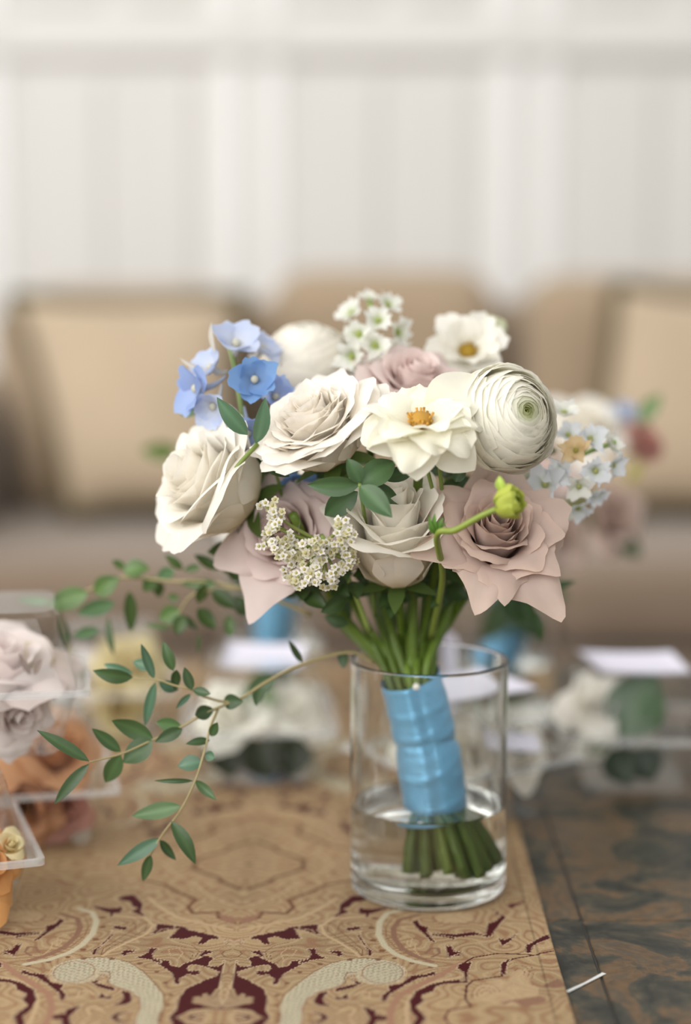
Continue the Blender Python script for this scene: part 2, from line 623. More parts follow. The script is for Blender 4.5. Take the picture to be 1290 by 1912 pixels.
pn = np.array([-dv[1], dv[0]]) / np.linalg.norm(dv)
for k, (x, y) in enumerate(seg):
    hw = (0.0012, 0.0009, 0.0014)[k]
    Vv += [(x + pn[0] * hw, y + pn[1] * hw, TZ + 0.0004), (x - pn[0] * hw, y - pn[1] * hw, TZ + 0.0004)]
Fv = [(0, 1, 3, 2), (2, 3, 5, 4)]
if first_tile is not None:
    mobj('quartz_vein', Vv, Fv, M_VEIN, first_tile, smooth=False)

# ------------------------------------------------------------------ woven runner
A0 = G(465, 1618)                                     # centre of the medallion
RU = A0.x - AX * A0.y                                 # runner axis in the table frame
V0 = A0.y
V1 = G(412, 1905).y
HALF = V0 - V1                                        # half repeat


def uv_of(px, py):
    g = G(px, py)
    v = g.y + AX * (g.x - 0)
    u = g.x - AX * g.y - RU
    return abs(u), v - V0                              # |u| , v relative to the medallion (negative = nearer)


def crop(ox, oy, s, pts):
    return np.array([uv_of(ox + x / s, oy + y / s) for x, y in pts])


C2 = lambda p: crop(280, 1640, 3.395, p)
C3 = lambda p: crop(560, 1640, 4.3, p)
C4 = lambda p: crop(760, 1640, 2.434, p)
C5 = lambda p: crop(160, 1440, 2.481, p)
C2L = C2
BURG = np.array([0.055, 0.0070, 0.0085])
GOLD = np.array([0.305, 0.212, 0.115])
PALE = np.array([0.42, 0.30, 0.175])
CREAM = np.array([0.43, 0.375, 0.26])
BROWN = np.array([0.125, 0.060, 0.033])
RIM = np.array([0.41, 0.30, 0.19])
PINK = np.array([0.25, 0.135, 0.085])
ops = []


def poly(c, pts, hole=None):
    if c is BURG:
        stroke(RIM, np.vstack([pts, pts[:1]]), 5)
    ops.append(('p', c, pts))


def stroke(c, pts, wpx):
    ops.append(('s', c, pts, wpx / F * 0.95))


def dots(c, pts, rpx):
    ops.append(('d', c, pts, rpx / F * 0.95))


# medallion rings
stroke(BROWN, C5([(755, 556), (850, 522), (880, 500), (960, 480), (1010, 458), (1005, 425), (900, 378), (755, 352)]), 10)
stroke(BROWN * 1.2, C5([(720, 715), (800, 690), (818, 662), (930, 670), (962, 640), (940, 605), (1040, 570), (1120, 535), (1230, 515)]), 10)
poly(PINK, C5([(720, 720), (780, 705), (818, 665), (800, 672), (720, 690)]))
dots(BROWN, C5([(755, 440)]), 8)
stroke(PALE, C5([(700, 640), (790, 625), (880, 590), (960, 545), (1080, 490), (1150, 440)]), 5)
stroke(PALE, C5([(720, 745), (850, 720), (990, 690), (1080, 650), (1160, 600)]), 10)
stroke(GOLD * 0.72, C2([(560, 320), (720, 285), (880, 255), (960, 250), (1010, 200), (1120, 180)]), 3)
# sea of small shapes around the medallion edge
poly(BURG, C2([(475, 405), (535, 414), (595, 402), (585, 428), (530, 436), (480, 428)]))
poly(BURG, C2([(640, 385), (760, 360), (840, 345), (900, 320), (980, 315), (1070, 303), (1060, 345), (1050, 362), (960, 340), (915, 330), (935, 365), (960, 395), (880, 400), (845, 398), (800, 380), (745, 392), (760, 430), (720, 430), (690, 400), (640, 398)]))
# big branching field in front of the centre flower
poly(BURG, C2([(470, 535), (545, 545), (570, 575), (645, 572), (640, 545), (620, 520), (690, 505), (740, 535), (800, 560), (815, 582), (880, 570), (900, 540), (1000, 525), (960, 560), (900, 590), (850, 620), (830, 650), (800, 690), (775, 685), (790, 650), (735, 620), (700, 635), (670, 612), (690, 600), (740, 605), (768, 590), (760, 562), (700, 565), (640, 580), (555, 606), (560, 630), (640, 670), (720, 715), (745, 770), (735, 850), (765, 908), (700, 892), (640, 852), (560, 840), (450, 850), (440, 700)]))
poly(BURG, C2([(700, 470), (640, 480), (690, 500), (712, 520), (720, 500)]))
poly(PALE, C2([(470, 664), (500, 680), (530, 710), (555, 770), (582, 742), (605, 748), (602, 768), (655, 765), (652, 808), (590, 815), (520, 835), (440, 842)]))
stroke(BROWN, C2([(455, 815), (520, 805), (560, 785), (500, 760), (455, 755)]), 1.6)
stroke(BROWN, C2([(478, 700), (510, 730), (525, 765)]), 1.4)
# lower curls
poly(BURG, C2([(600, 880), (640, 890), (625, 900), (580, 885), (530, 880), (560, 872)]))
stroke(BROWN, C2([(490, 865), (560, 855), (630, 870), (690, 923)]), 2.0)
# centre rosette
stroke(BROWN, C2([(515, 465), (570, 475), (582, 492), (560, 512), (515, 520)]), 2.2)
stroke(GOLD * 0.7, C2([(515, 445), (600, 455), (640, 490), (600, 530)]), 1.6)
# leaf right of the rosette
stroke(BROWN, C2([(745, 520), (730, 480), (790, 440), (880, 420)]), 1.6)
stroke(BROWN, C2([(770, 530), (760, 490), (830, 455), (920, 440)]), 1.4)
stroke(PALE, C2([(850, 540), (830, 490), (870, 460), (930, 470), (900, 510), (860, 500)]), 2.0)
# large paisley: scalloped rim, pale stippled body
body = C3([(-150, 1170), (-160, 1060), (-120, 960), (0, 855), (110, 775), (250, 702), (400, 668), (520, 662), (650, 672), (760, 692), (850, 740), (840, 800), (800, 850), (700, 872), (560, 872), (470, 840), (440, 790), (380, 800), (365, 850), (300, 890), (150, 930), (60, 985), (20, 1050), (30, 1170)])
ops.append(('p', CREAM, body, 'stipple'))
stroke(BROWN * 1.3, C3([(-165, 1170), (-172, 1050), (-125, 950), (0, 850), (110, 770), (250, 698), (400, 663), (520, 657), (650, 668)]), 2.0)
stroke(PINK, C3([(30, 1170), (20, 1060), (60, 990), (150, 935), (270, 902), (360, 862)]), 3.0)
stroke(BROWN * 1.3, C3([(450, 775), (380, 775), (355, 820), (370, 860)]), 2.4)
ov = [(665 + 165 * math.cos(a), 778 + 84 * math.sin(a)) for a in np.linspace(0, 2 * math.pi, 28)]
ops.append(('p', CREAM * 0.97, C3(ov), 'stipple'))
stroke(PINK, C3(ov), 2.6)
ov2 = [(665 + 190 * math.cos(a), 780 + 104 * math.sin(a)) for a in np.linspace(-0.5, 3.3, 22)]
stroke(PALE, C3(ov2), 2.4)
dots(BROWN * 1.25, C2([(1080, 560), (950, 610), (870, 680), (805, 757), (800, 822), (820, 885)]), 5)
dots(BROWN * 1.25, C3([(160, 705), (400, 672), (625, 670), (760, 660), (900, 700), (1050, 732)]), 5.5)
# upper paisley
stroke(CREAM, C3([(820, 270), (700, 300), (640, 370), (632, 470), (680, 560), (760, 625), (900, 682), (1080, 722)]), 13)
stroke(BROWN * 1.5, C3([(850, 300), (740, 340), (690, 410), (695, 490), (760, 570), (900, 645), (1100, 700)]), 2.0)
stroke(PINK * 0.85, C3([(950, 310), (800, 350), (750, 420), (760, 500), (820, 580), (930, 645), (1060, 690)]), 12)
dots(PALE, C3([(820, 410)]), 4)
stroke(PALE, C3([(800, 500), (850, 480), (900, 500), (885, 570), (860, 545), (865, 520)]), 2.4)
stroke(PINK * 0.8, C3([(1010, 620), (1050, 580), (1110, 580), (1120, 620), (1060, 650)]), 6)
stroke(PALE, C3([(930, 540), (920, 590), (960, 640)]), 2.5)
dots(BROWN * 1.3, C3([(600, 340), (575, 415), (590, 515), (660, 600)]), 7)
ov3 = C4([(215 + 85 * math.cos(a), 188 + 26 * math.sin(a)) for a in np.linspace(0, 2 * math.pi, 26)])
poly(PALE, ov3)
stroke(PINK, C4([(215 + 98 * math.cos(a), 190 + 32 * math.sin(a)) for a in np.linspace(-0.2, 3.4, 20)]), 4)
for pts in ([(900, 365), (950, 350), (960, 390), (1030, 410), (1020, 450), (1085, 530), (1050, 520), (990, 460), (940, 420)],
            [(1060, 460), (1180, 462), (1250, 490), (1240, 508), (1170, 490), (1060, 472)],
            [(1170, 555), (1210, 560), (1220, 595), (1290, 610), (1290, 632), (1190, 660), (1220, 630), (1175, 600)],
            [(425, 150), (500, 160), (550, 190), (430, 210), (400, 250), (350, 262), (400, 290), (360, 302), (260, 332), (310, 290), (325, 220)],
            [(475, 245), (530, 265), (620, 260), (720, 238), (700, 260), (560, 300), (540, 345), (520, 300), (470, 300)],
            [(490, 440), (480, 480), (540, 575), (580, 600), (575, 635), (540, 635), (545, 595), (465, 485)],
            [(370, 418), (490, 400), (482, 426), (380, 440)],
            [(0, 400), (150, 385), (140, 430), (165, 470), (120, 460), (100, 430), (0, 420)],
            [(60, 585), (140, 583), (130, 620), (180, 650), (215, 658), (90, 672), (50, 692), (0, 702), (0, 685), (70, 668), (90, 620)],
            [(235, 602), (330, 602), (345, 637), (300, 642), (290, 618), (240, 616)],
            [(432, 785), (420, 830), (500, 862), (420, 897), (280, 932), (290, 903), (450, 865), (412, 820)],
            [(115, 990), (150, 940), (228, 928), (185, 980), (200, 1020), (245, 1040), (150, 1042), (112, 1015)],
            [(275, 970), (330, 975), (380, 950), (395, 990), (330, 985), (300, 1000)],
            [(500, 1055), (560, 1060), (615, 1090), (600, 1115), (700, 1125), (720, 1142), (560, 1145), (540, 1100)],
            [(90, 1090), (200, 1110), (240, 1150), (230, 1170), (180, 1170), (170, 1125)],
            [(1020, 790), (1080, 763), (1092, 790), (1030, 806), (960, 818), (870, 862), (780, 912), (720, 952), (690, 1008), (655, 1003), (660, 960), (720, 915), (710, 880), (820, 863), (890, 800)]):
    poly(BURG, C3(pts))
# S-scrolls
stroke(PALE, C3([(480, 330), (260, 340), (170, 400), (200, 470), (330, 540), (440, 610), (480, 650)]), 7)
stroke(BROWN * 1.3, C3([(330, 340), (230, 380), (225, 440), (330, 510), (450, 580), (495, 640)]), 2.2)
stroke(BROWN * 1.3, C3([(455, 360), (320, 385), (305, 430), (400, 500), (500, 590), (500, 640)]), 2.2)
stroke(BROWN * 1.3, C3([(280, 1090), (350, 1040), (500, 1020), (640, 1060)]), 2.0)
stroke(PALE, C3([(440, 960), (480, 930), (560, 935), (560, 980), (500, 990)]), 4)
stroke(PALE, C3([(300, 1100), (380, 1060), (440, 1080), (400, 1130)]), 5)
# corner medallion
stroke(PINK * 1.15, C3([(720, 1170), (735, 1060), (800, 960), (950, 880), (1120, 800), (1290, 700)]), 14)
stroke(PALE, C3([(860, 1170), (852, 1060), (880, 980), (960, 910), (1080, 850), (1290, 812)]), 6)
poly(BURG, C3([(1290, 832), (1160, 845), (1060, 868), (930, 925), (885, 1000), (905, 1085), (960, 1170), (1070, 1170), (1000, 1130), (930, 1050), (1000, 1000), (970, 960), (1070, 922), (1092, 885), (1170, 862), (1290, 856)]))
poly(BURG, C4([(228, 418), (240, 400), (292, 390), (278, 430), (274, 486), (262, 480), (258, 440)]))
stroke(BURG, C4([(235, 410), (300, 370), (420, 350), (600, 360)]), 4)
stroke(BURG, C4([(272, 482), (150, 487), (60, 520), (20, 570), (30, 620), (72, 662)]), 7)
stroke(BURG, C4([(292, 592), (264, 560), (270, 500), (300, 475), (430, 455), (440, 402), (480, 376), (600, 356), (665, 345)]), 4)
poly(BURG, C4([(425, 440), (430, 395), (470, 375), (452, 400), (447, 450)]))
poly(BURG, C4([(538, 348), (540, 315), (640, 268), (652, 286), (572, 316), (562, 348)]))
stroke(BURG * 1.6, C4([(150, 680), (190, 612), (292, 592)]), 4)
poly(BURG, C4([(408, 150), (400, 170), (435, 178), (452, 186), (424, 212), (382, 272), (360, 277), (330, 266), (270, 272), (215, 278), (105, 258), (220, 264), (300, 253), (355, 268), (368, 215), (400, 205), (425, 186)]))
poly(BURG, C4([(413, 285), (450, 290), (502, 262), (457, 302), (434, 316)]))
poly(BURG, C4([(175, 320), (202, 320), (217, 345), (246, 345), (188, 371)]))
poly(BURG * 1.5, C4([(455, 130), (500, 120), (545, 108), (500, 130), (470, 148)]))
poly(PALE, C4([(300, 560), (310, 510), (360, 480), (420, 470), (460, 480), (470, 440), (520, 420), (560, 440), (560, 490), (600, 510), (590, 560), (500, 590), (400, 580)]))
for rr in (18, 34, 50):
    stroke(BROWN * 1.5, C4([(360 + rr * 1.3 * math.cos(a), 540 - rr * math.sin(a)) for a in np.linspace(0.3, 3.4, 12)]), 1.6)
    stroke(BROWN * 1.5, C4([(510 + rr * 1.3 * math.cos(a), 440 + rr * math.sin(a)) for a in np.linspace(-2.6, 0.6, 12)]), 1.6)
poly(PINK * 0.9, C4([(420, 575), (500, 560), (610, 545), (640, 570), (560, 590), (540, 600), (480, 570), (440, 585)]))
poly(PINK * 0.8, C4([(610, 500), (690, 470), (720, 500), (680, 512), (640, 510)]))


def fbm(x, y, seed):
    """cheap smooth noise: sum of rotated sines"""
    r = np.random.default_rng(seed)
    s = np.zeros_like(x)
    for _ in range(7):
        a, f, ph = r.uniform(0, math.pi), r.uniform(0.6, 1.8), r.uniform(0, 6.28)
        s += np.sin((x * math.cos(a) + y * math.sin(a)) * f + ph + 0.8 * np.sin((x * math.sin(a) - y * math.cos(a)) * f * 0.8 + ph))
    return s / 3.0


def in_poly(x, y, pts):
    c = np.zeros(len(x), bool)
    n = len(pts)
    j = n - 1
    for i in range(n):
        xi, yi, xj, yj = pts[i, 0], pts[i, 1], pts[j, 0], pts[j, 1]
        k = (yi > y) != (yj > y)
        if yi != yj:
            c ^= k & (x < (xj - xi) * (y - yi) / (yj - yi) + xi)
        j = i
    return c


def pattern(u, v):
    """woven colour at runner coordinates (numpy arrays)"""
    uu = np.abs(u)
    vv = np.abs(((v + HALF) % (2 * HALF)) - HALF) * -1.0       # mirror repeat along the runner
    x, y = uu * 900, vv * 900
    # gold ground with curly tone-on-tone line work
    n1 = fbm(x * 0.20, y * 0.20, 3)
    line = np.sin(n1 * 9 + fbm(x * 0.12, y * 0.12, 5) * 3)
    k = np.clip((line - 0.62) / 0.25, 0, 1)[:, None]
    k2 = np.clip((-line - 0.70) / 0.25, 0, 1)[:, None]
    col = GOLD * (1 + 0.10 * fbm(x * 0.05, y * 0.05, 9)[:, None])
    col = col * (1 - 0.7 * k) + (BROWN * 1.7) * 0.75 * k
    col = col * (1 - 0.55 * k2) + PALE * 0.55 * k2
    wob = 0.0012
    wx_ = uu + wob * np.sin(vv * 2100 + 1.3) * 0.5
    wy_ = vv + wob * np.sin(uu * 1900) * 0.5
    burg = np.zeros(len(u))
    for op in ops:
        pts = op[2]
        if op[0] == 'p':
            lo, hi = pts.min(0) - 0.003, pts.max(0) + 0.003
            idx = np.nonzero((uu > lo[0]) & (uu < hi[0]) & (vv > lo[1]) & (vv < hi[1]))[0]
            if not len(idx):
                continue
            jag = 0.0006 if op[1] is not CREAM else 0.0
            m = in_poly(uu[idx] + jag * np.sin(vv[idx] * 3400) , vv[idx] + jag * np.sin(uu[idx] * 3100), pts)
            sel = idx[m]
            c = np.broadcast_to(op[1], (len(sel), 3)).copy()
            if len(op) > 3:
                sp = fbm(x[sel] * 2.5, y[sel] * 2.5, 21)
                c *= (1 - 0.38 * np.clip(sp * 1.8, 0, 1))[:, None]
            elif op[1] is PALE:
                c = c * 0.65 + col[sel] * 0.35
            col[sel] = c
        else:
            rad = op[3] / (1 if op[0] == 'd' else 2)
            if op[0] == 'd':
                segs = [(p, p) for p in pts]
            else:
                segs = list(zip(pts[:-1], pts[1:]))
            for a, b in segs:
                lo, hi = np.minimum(a, b) - rad * 1.3, np.maximum(a, b) + rad * 1.3
                idx = np.nonzero((uu > lo[0]) & (uu < hi[0]) & (vv > lo[1]) & (vv < hi[1]))[0]
                if not len(idx):
                    continue
                d = b - a
                L2 = d @ d + 1e-12
                px_, py_ = uu[idx] - a[0], vv[idx] - a[1]
                t = np.clip((px_ * d[0] + py_ * d[1]) / L2, 0, 1)
                dist = np.hypot(px_ - t * d[0], py_ - t * d[1])
                f = np.clip((rad * 1.15 - dist) / (rad * 0.3 + 1e-6), 0, 1)[:, None]
                col[idx] = col[idx] * (1 - f) + op[1] * f
    return np.clip(col, 0, 1)


HWID = (G(1075, 1912).x - AX * G(1075, 1912).y) - RU          # half width of the runner
nu_ = 560
u_lin = np.linspace(-HWID, HWID, nu_)
v_lin = np.concatenate([np.arange(TY0, -0.235, 0.0018), np.arange(-0.235, 0.11, 0.0009), np.arange(0.11, TY1 + 0.002, 0.0035)])
UU, VV = np.meshgrid(u_lin, v_lin)
uf, vf = UU.ravel(), VV.ravel()
RC = pattern(uf, vf - V0)
hem = np.abs(np.abs(uf) - (HWID - 0.0105)) < 0.0007
RC[hem] *= 0.62
edge_z = np.where(np.abs(uf) > HWID - 0.0105, 0.0006, 0.0)
lum = RC @ np.array([0.3, 0.5, 0.2])
RZ = TZ + 0.0013 + edge_z + np.clip(lum, 0, 0.4) * 0.0007
RZ[(np.abs(uf) > HWID - 1e-6)] = TZ + 0.0003
RX, RY = (uf + RU) + AX * vf, vf - AX * (uf + RU)
nv_ = len(v_lin)
ii = (np.arange(nv_ - 1)[:, None] * nu_ + np.arange(nu_ - 1)[None, :]).ravel()
quads = np.stack([ii, ii + 1, ii + nu_ + 1, ii + nu_], 1)
runner = mobj('table_runner', np.stack([RX, RY, RZ], 1), quads, M_WEAVE, None, RC)
tag(runner, 'gold and burgundy paisley jacquard runner lying along the stone table', 'table runner')

# ------------------------------------------------------------------ glass vase, water
def lathe(prof, n, cx, cy):
    prof = np.asarray(prof, float)
    V = []
    for r, z in prof:
        if r < 1e-6:
            r = 1e-5
        a = np.arange(n) * 2 * math.pi / n
        V.append(np.stack([cx + r * np.cos(a), cy + r * np.sin(a), np.full(n, z)], 1))
    return np.concatenate(V), grid_faces(n, len(prof), True)


RT = TZ + 0.0025                                      # top of the runner cloth
VX = P(800, 1450, 0).x
VR, VH = 0.0508, 0.152


def vase(name, label, cx, cy, z0, level, group=None, n=96):
    ro, ri = VR, VR - 0.0026
    zb = z0 + 0.0085
    prof = [(0, z0 + 0.001), (ro * 0.80, z0 + 0.001), (ro * 0.82, z0 + 0.0006), (ro * 0.86, z0), (ro - 0.003, z0), (ro - 0.0008, z0 + 0.0012), (ro, z0 + 0.004), (ro, z0 + 0.005), (ro, z0 + 0.006), (ro, z0 + VH - 0.004),
            (ro, z0 + VH - 0.002), (ro, z0 + VH - 0.0012), (ro - 0.0006, z0 + VH - 0.0002), (ro - 0.0013, z0 + VH), (ro - 0.0020, z0 + VH - 0.0002), (ri, z0 + VH - 0.0012), (ri, z0 + VH - 0.002), (ri, z0 + VH - 0.004),
            (ri, zb + 0.009), (ri, zb + 0.0075), (ri, zb + 0.006), (ri - 0.0015, zb + 0.002), (ri - 0.006, zb), (ri - 0.007, zb), (ri - 0.009, zb), (0, zb)]
    V, Fc = lathe(prof, n, cx, cy)
    o = mobj(name, V - np.array([cx, cy, z0]), Fc, M_GLASS)
    o.location = (cx, cy, z0)
    tag(o, label, 'vase', group)
    rw = ri + 0.0003
    wp = [(0, zb - 0.0003), (ri - 0.009, zb - 0.0003), (ri - 0.007, zb - 0.0003), (ri - 0.006, zb - 0.0003), (ri - 0.0012, zb + 0.0016), (rw, zb + 0.006), (rw, zb + 0.0075), (rw, zb + 0.009), (rw, level - 0.001), (rw, level), (rw, level + 0.0012),
          (ri - 0.0006, level + 0.0004), (ri - 0.002, level), (ri - 0.003, level), (ri - 0.005, level), (0, level)]
    V, Fc = lathe(wp, n, cx, cy)
    wo = mobj('water', V - np.array([cx, cy, z0]), Fc, M_WATER)
    wo.location = (cx, cy, z0)
    return o, wo


LEVEL = P(800, 1497, 0).z
_, wo = vase('glass_vase', 'clear cylinder glass vase standing on the paisley runner in front, holding the large bouquet', VX, 0.0, RT, LEVEL)
tag(wo, 'clear water in the lower part of the front glass vase', 'water')

# ------------------------------------------------------------------ flower building blocks
def sst(a, b, x):
    t = np.clip((x - a) / (b - a), 0, 1)
    return t * t * (3 - 2 * t)


def petal_grid(prof_r, prof_z, half, Rc, roll, droll, point, wav, seed, nu=11, nv=13, notch=0.0):
    """one petal in flower-local space (radial x, tangential y, axis z)"""
    r_ = np.random.default_rng(seed)
    v = np.linspace(0, 1, nv)
    u = np.linspace(-1, 1, nu)
    U, Vv = np.meshgrid(u, v)
    # outline
    tipcut = 1 - 0.07 * np.abs(U) ** 2.5 if point < 0 else 1 - (1 - point) * 0.10 * np.abs(U) ** 2.4 - point * 0.30 * np.abs(U) ** 1.3 - notch * (np.abs(U) < 0.15)
    Ve = Vv * tipcut
    rr = np.interp(Ve, v, prof_r)
    zz = np.interp(Ve, v, prof_z)
    hw = half * (0.30 + 0.70 * sst(0, 0.55, Vv)) * (1 - (0.10 if point < 0 else 0.28) * sst(0.75, 1.0, Vv))
    S = U * hw
    RC_ = np.maximum(Rc(rr), 1e-4) if callable(Rc) else np.full_like(rr, Rc)
    th = S / RC_
    x = rr - RC_ * (1 - np.cos(th))
    y = RC_ * np.sin(th)
    z = zz.copy()
    # rolled edges
    k = np.abs(U) ** 2.4 * sst(0.35, 1.0, Vv)
    x = x + roll * k
    z = z - droll * k
    a, b, c, d = r_.uniform(0, 6.28, 4)
    wv = wav * sst(0.2, 1, Vv) * (np.sin(2.6 * U + a) * np.sin(3.2 * Vv + b) + 0.5 * np.sin(6.5 * U + c + 2 * Vv) * Vv + 0.22 * np.sin(13 * U + d) * Vv ** 2)
    x = x + wv
    z = z + wv * 0.4 + wav * 0.5 * np.sin(3 * U + d) * Vv ** 2
    return np.stack([x, y, z], -1).reshape(-1, 3), U.ravel(), Vv.ravel()


def rotz(V, a):
    c, s = math.cos(a), math.sin(a)
    return V @ np.array([[c, s, 0], [-s, c, 0], [0, 0, 1]])


def pcol(U, V, tip, base, edge=None, eamt=0.0, seed=0):
    k = sst(0.0, 0.55, V)[:, None]
    c = np.asarray(base) * (1 - k) + np.asarray(tip) * k
    if edge is not None:
        e = (np.maximum(sst(0.55, 1.0, np.abs(U)), sst(0.78, 1.0, V)) * eamt)[:, None]
        c = c * (1 - e) + np.asarray(edge) * e
    return c


WHITE = dict(tip=(0.94, 0.905, 0.825), base=(0.86, 0.78, 0.58))
BLUSH = dict(tip=(0.94, 0.895, 0.82), base=(0.87, 0.71, 0.54))
IVORY = dict(tip=(0.94, 0.92, 0.83), base=(0.86, 0.82, 0.62))
MAUVE = dict(tip=(0.66, 0.52, 0.46), base=(0.56, 0.38, 0.33), edge=(0.70, 0.54, 0.44), eamt=0.6)
MAUVE2 = dict(tip=(0.80, 0.67, 0.635), base=(0.66, 0.45, 0.42))
PINKW = dict(tip=(0.82, 0.75, 0.73), base=(0.74, 0.60, 0.57))
ORANGE = dict(tip=(0.80, 0.42, 0.16), base=(0.78, 0.50, 0.14))
PEACH = dict(tip=(0.72, 0.40, 0.21), base=(0.62, 0.30, 0.12))
YELLOW = dict(tip=(0.80, 0.70, 0.42), base=(0.75, 0.55, 0.14))
CORAL = dict(tip=(0.58, 0.30, 0.25), base=(0.46, 0.18, 0.13))


def calyx(mb, M, O, R, green=(0.10, 0.16, 0.04)):
    for k in range(5):
        L = np.linspace(0, 1, 6)
        pts = []
        for t in L:
            wd = 0.13 * R * math.sin(math.pi * min(1, 0.25 + 0.75 * t)) * (1.0 if t < 1 else 0.1)
            rr, zz = R * (0.1 + 0.55 * t), R * (-0.02 - 0.10 * t * t)
            pts += [(rr, -wd, zz), (rr, wd, zz)]
        V = rotz(np.array(pts), k * 2 * math.pi / 5)
        mb.add(V @ M + O, grid_faces(2, 6), green)


def rose(parent, name, label, center, axis, R, pal, n=24, ncore=8, openness=1.0, wav=0.02, point=0.5, spin=0.0, seed=0, height=1.15, lift=0.5, res=(15, 16), make_calyx=True):
    """rose head: core whorl as the part's own mesh, outer petals as sub-parts. R in metres"""
    M = frame(axis, spin)
    O = np.array(center) - M[2] * R * height * lift
    core = MB()
    pend = []
    r_ = np.random.default_rng(seed)
    nu, nv = res
    gf = grid_faces(nu, nv)
    v = np.linspace(0, 1, nv)
    for i in range(n):
        t = i / (n - 1)
        phi = i * 2.39996 + r_.uniform(-0.2, 0.2)
        rm = (0.10 + 0.50 * t ** 0.9) * (0.85 + 0.15 * openness)
        H = height * (1.0 + 0.06 * math.sin(i * 1.7) - 0.10 * t)
        open_ = (0.02 + 0.42 * t ** 1.3) * openness
        reflex = max(0.0, (t - 0.30)) ** 1.1 * 1.25 * openness * r_.uniform(0.75, 1.25)
        e = np.clip(v / 0.5, 0, 1)
        lip = 0.9 * (0.25 + t) * r_.uniform(0.5, 1.3)
        pr = rm * np.sqrt(1 - (1 - e) ** 2) + open_ * np.clip(v - 0.4, 0, 1) + reflex * np.clip(v - 0.58, 0, 1) ** 2 * 3.2 + lip * np.clip(v - 0.80, 0, 1) ** 2 * 2.5
        pz = H * (v ** 0.95) - reflex * np.clip(v - 0.62, 0, 1) ** 2 * 3.6 - 0.06 * t
        half = min(0.40 + 0.36 * t, rm * 2.9 + 0.10)
        fl = 1.02 + 0.5 * t
        roll = (0.01 + 0.24 * max(0, t - 0.3) * r_.uniform(0.4, 1.5)) * openness
        V, U, Vv = petal_grid(pr, pz, half, lambda rr, fl=fl: np.maximum(rr, 0.07) * fl, roll, roll * 0.9, point * max(0, min(1, (t - 0.25) * 1.6)), wav * (0.6 + t) * r_.uniform(0.7, 1.4), seed * 100 + i, nu, nv)
        W = rotz(V * R, phi) @ M + O
        c = pcol(U, Vv, seed=i, **pal) * (0.97 + 0.05 * r_.random())
        if i < ncore:
            core.add(W, gf, c)
        else:
            pend.append((W, c))
    if make_calyx:
        calyx(core, M, O, R)
        core.add(*tube([O - M[2] * R * 0.30, O - M[2] * R * 0.12, O, O + M[2] * R * 0.08], np.array([0.05, 0.11, 0.15, 0.12]) * R * 1.5, 8), (0.10, 0.17, 0.04))
    part = core.build(name, M_PETAL, parent)
    if label:
        part['label'] = label
    for W, c in pend:
        mobj('petal', W, gf, M_PETAL, part, c)
    return part, O - M[2] * R * 0.25, -M[2]


def ranunculus(parent, name, label, center, axis, R, pal, heart=(0.36, 0.40, 0.08), n=46, ncore=16, spin=0.0, seed=0, wav=0.012, hole=7, openang=46, res=(11, 12), dome=0.45):
    M = frame(axis, spin)
    O = np.array(center)
    core, pend = MB(), []
    nu, nv = res
    gf = grid_faces(nu, nv)
    r_ = np.random.default_rng(seed)
    for i in range(n):
        t = i / (n - 1)
        Rs = R * (0.30 + 0.70 * t ** 0.75)
        tip = (hole + (openang - hole) * t ** 1.1 + r_.uniform(-4, 4)) * D2R
        pol = np.linspace(168 * D2R, tip, nv)
        flare = 1 + 0.055 * np.linspace(0, 1, nv) ** 3 * (0.4 + t)
        pr, pz = Rs * np.sin(pol) * flare, -Rs * np.cos(pol) * -1.0
        pz = Rs * np.cos(pol)
        half = (0.86 + 0.14 * r_.random()) * Rs
        V, U, Vv = petal_grid(pr, pz, half, lambda rr: np.maximum(rr, 0.002) * 1.06, 0.0, 0.0, -1, wav * R * (0.6 + t), seed * 100 + i, nu, nv)
        V[:, 2] += (R - Rs) * dome
        W = rotz(V, i * 2.39996 + r_.uniform(-0.25, 0.25)) @ M + O
        c = pcol(U, Vv, **pal)
        kk = np.clip(1 - t / 0.30, 0, 1) ** 0.8
        c = c * (1 - kk) + np.asarray(heart) * kk
        if i < ncore:
            core.add(W, gf, c)
        else:
            pend.append((W, c))
    s = sphere_vf(O + M[2] * R * (0.7 * dome - 0.02), R * 0.24, 10, 8)
    core.add(*s, np.asarray(heart) * 0.55)
    part = core.build(name, M_PETAL, parent)
    if label:
        part['label'] = label
    for W, c in pend:
        mobj('petal', W, gf, M_PETAL, part, c)
    return part, O - M[2] * R * 0.95, -M[2]


def sphere_vf(c, r, n=10, m=7, squash=(1, 1, 1)):
    V = []
    for j in range(m):
        th = math.pi * (j + 0.02) / (m - 1 + 0.04)
        for i in range(n):
            a = 2 * math.pi * i / n
            V.append((c[0] + r * squash[0] * math.sin(th) * math.cos(a), c[1] + r * squash[1] * math.sin(th) * math.sin(a), c[2] + r * squash[2] * math.cos(th)))
    return np.array(V), [f[::-1] for f in grid_faces(n, m, True)]


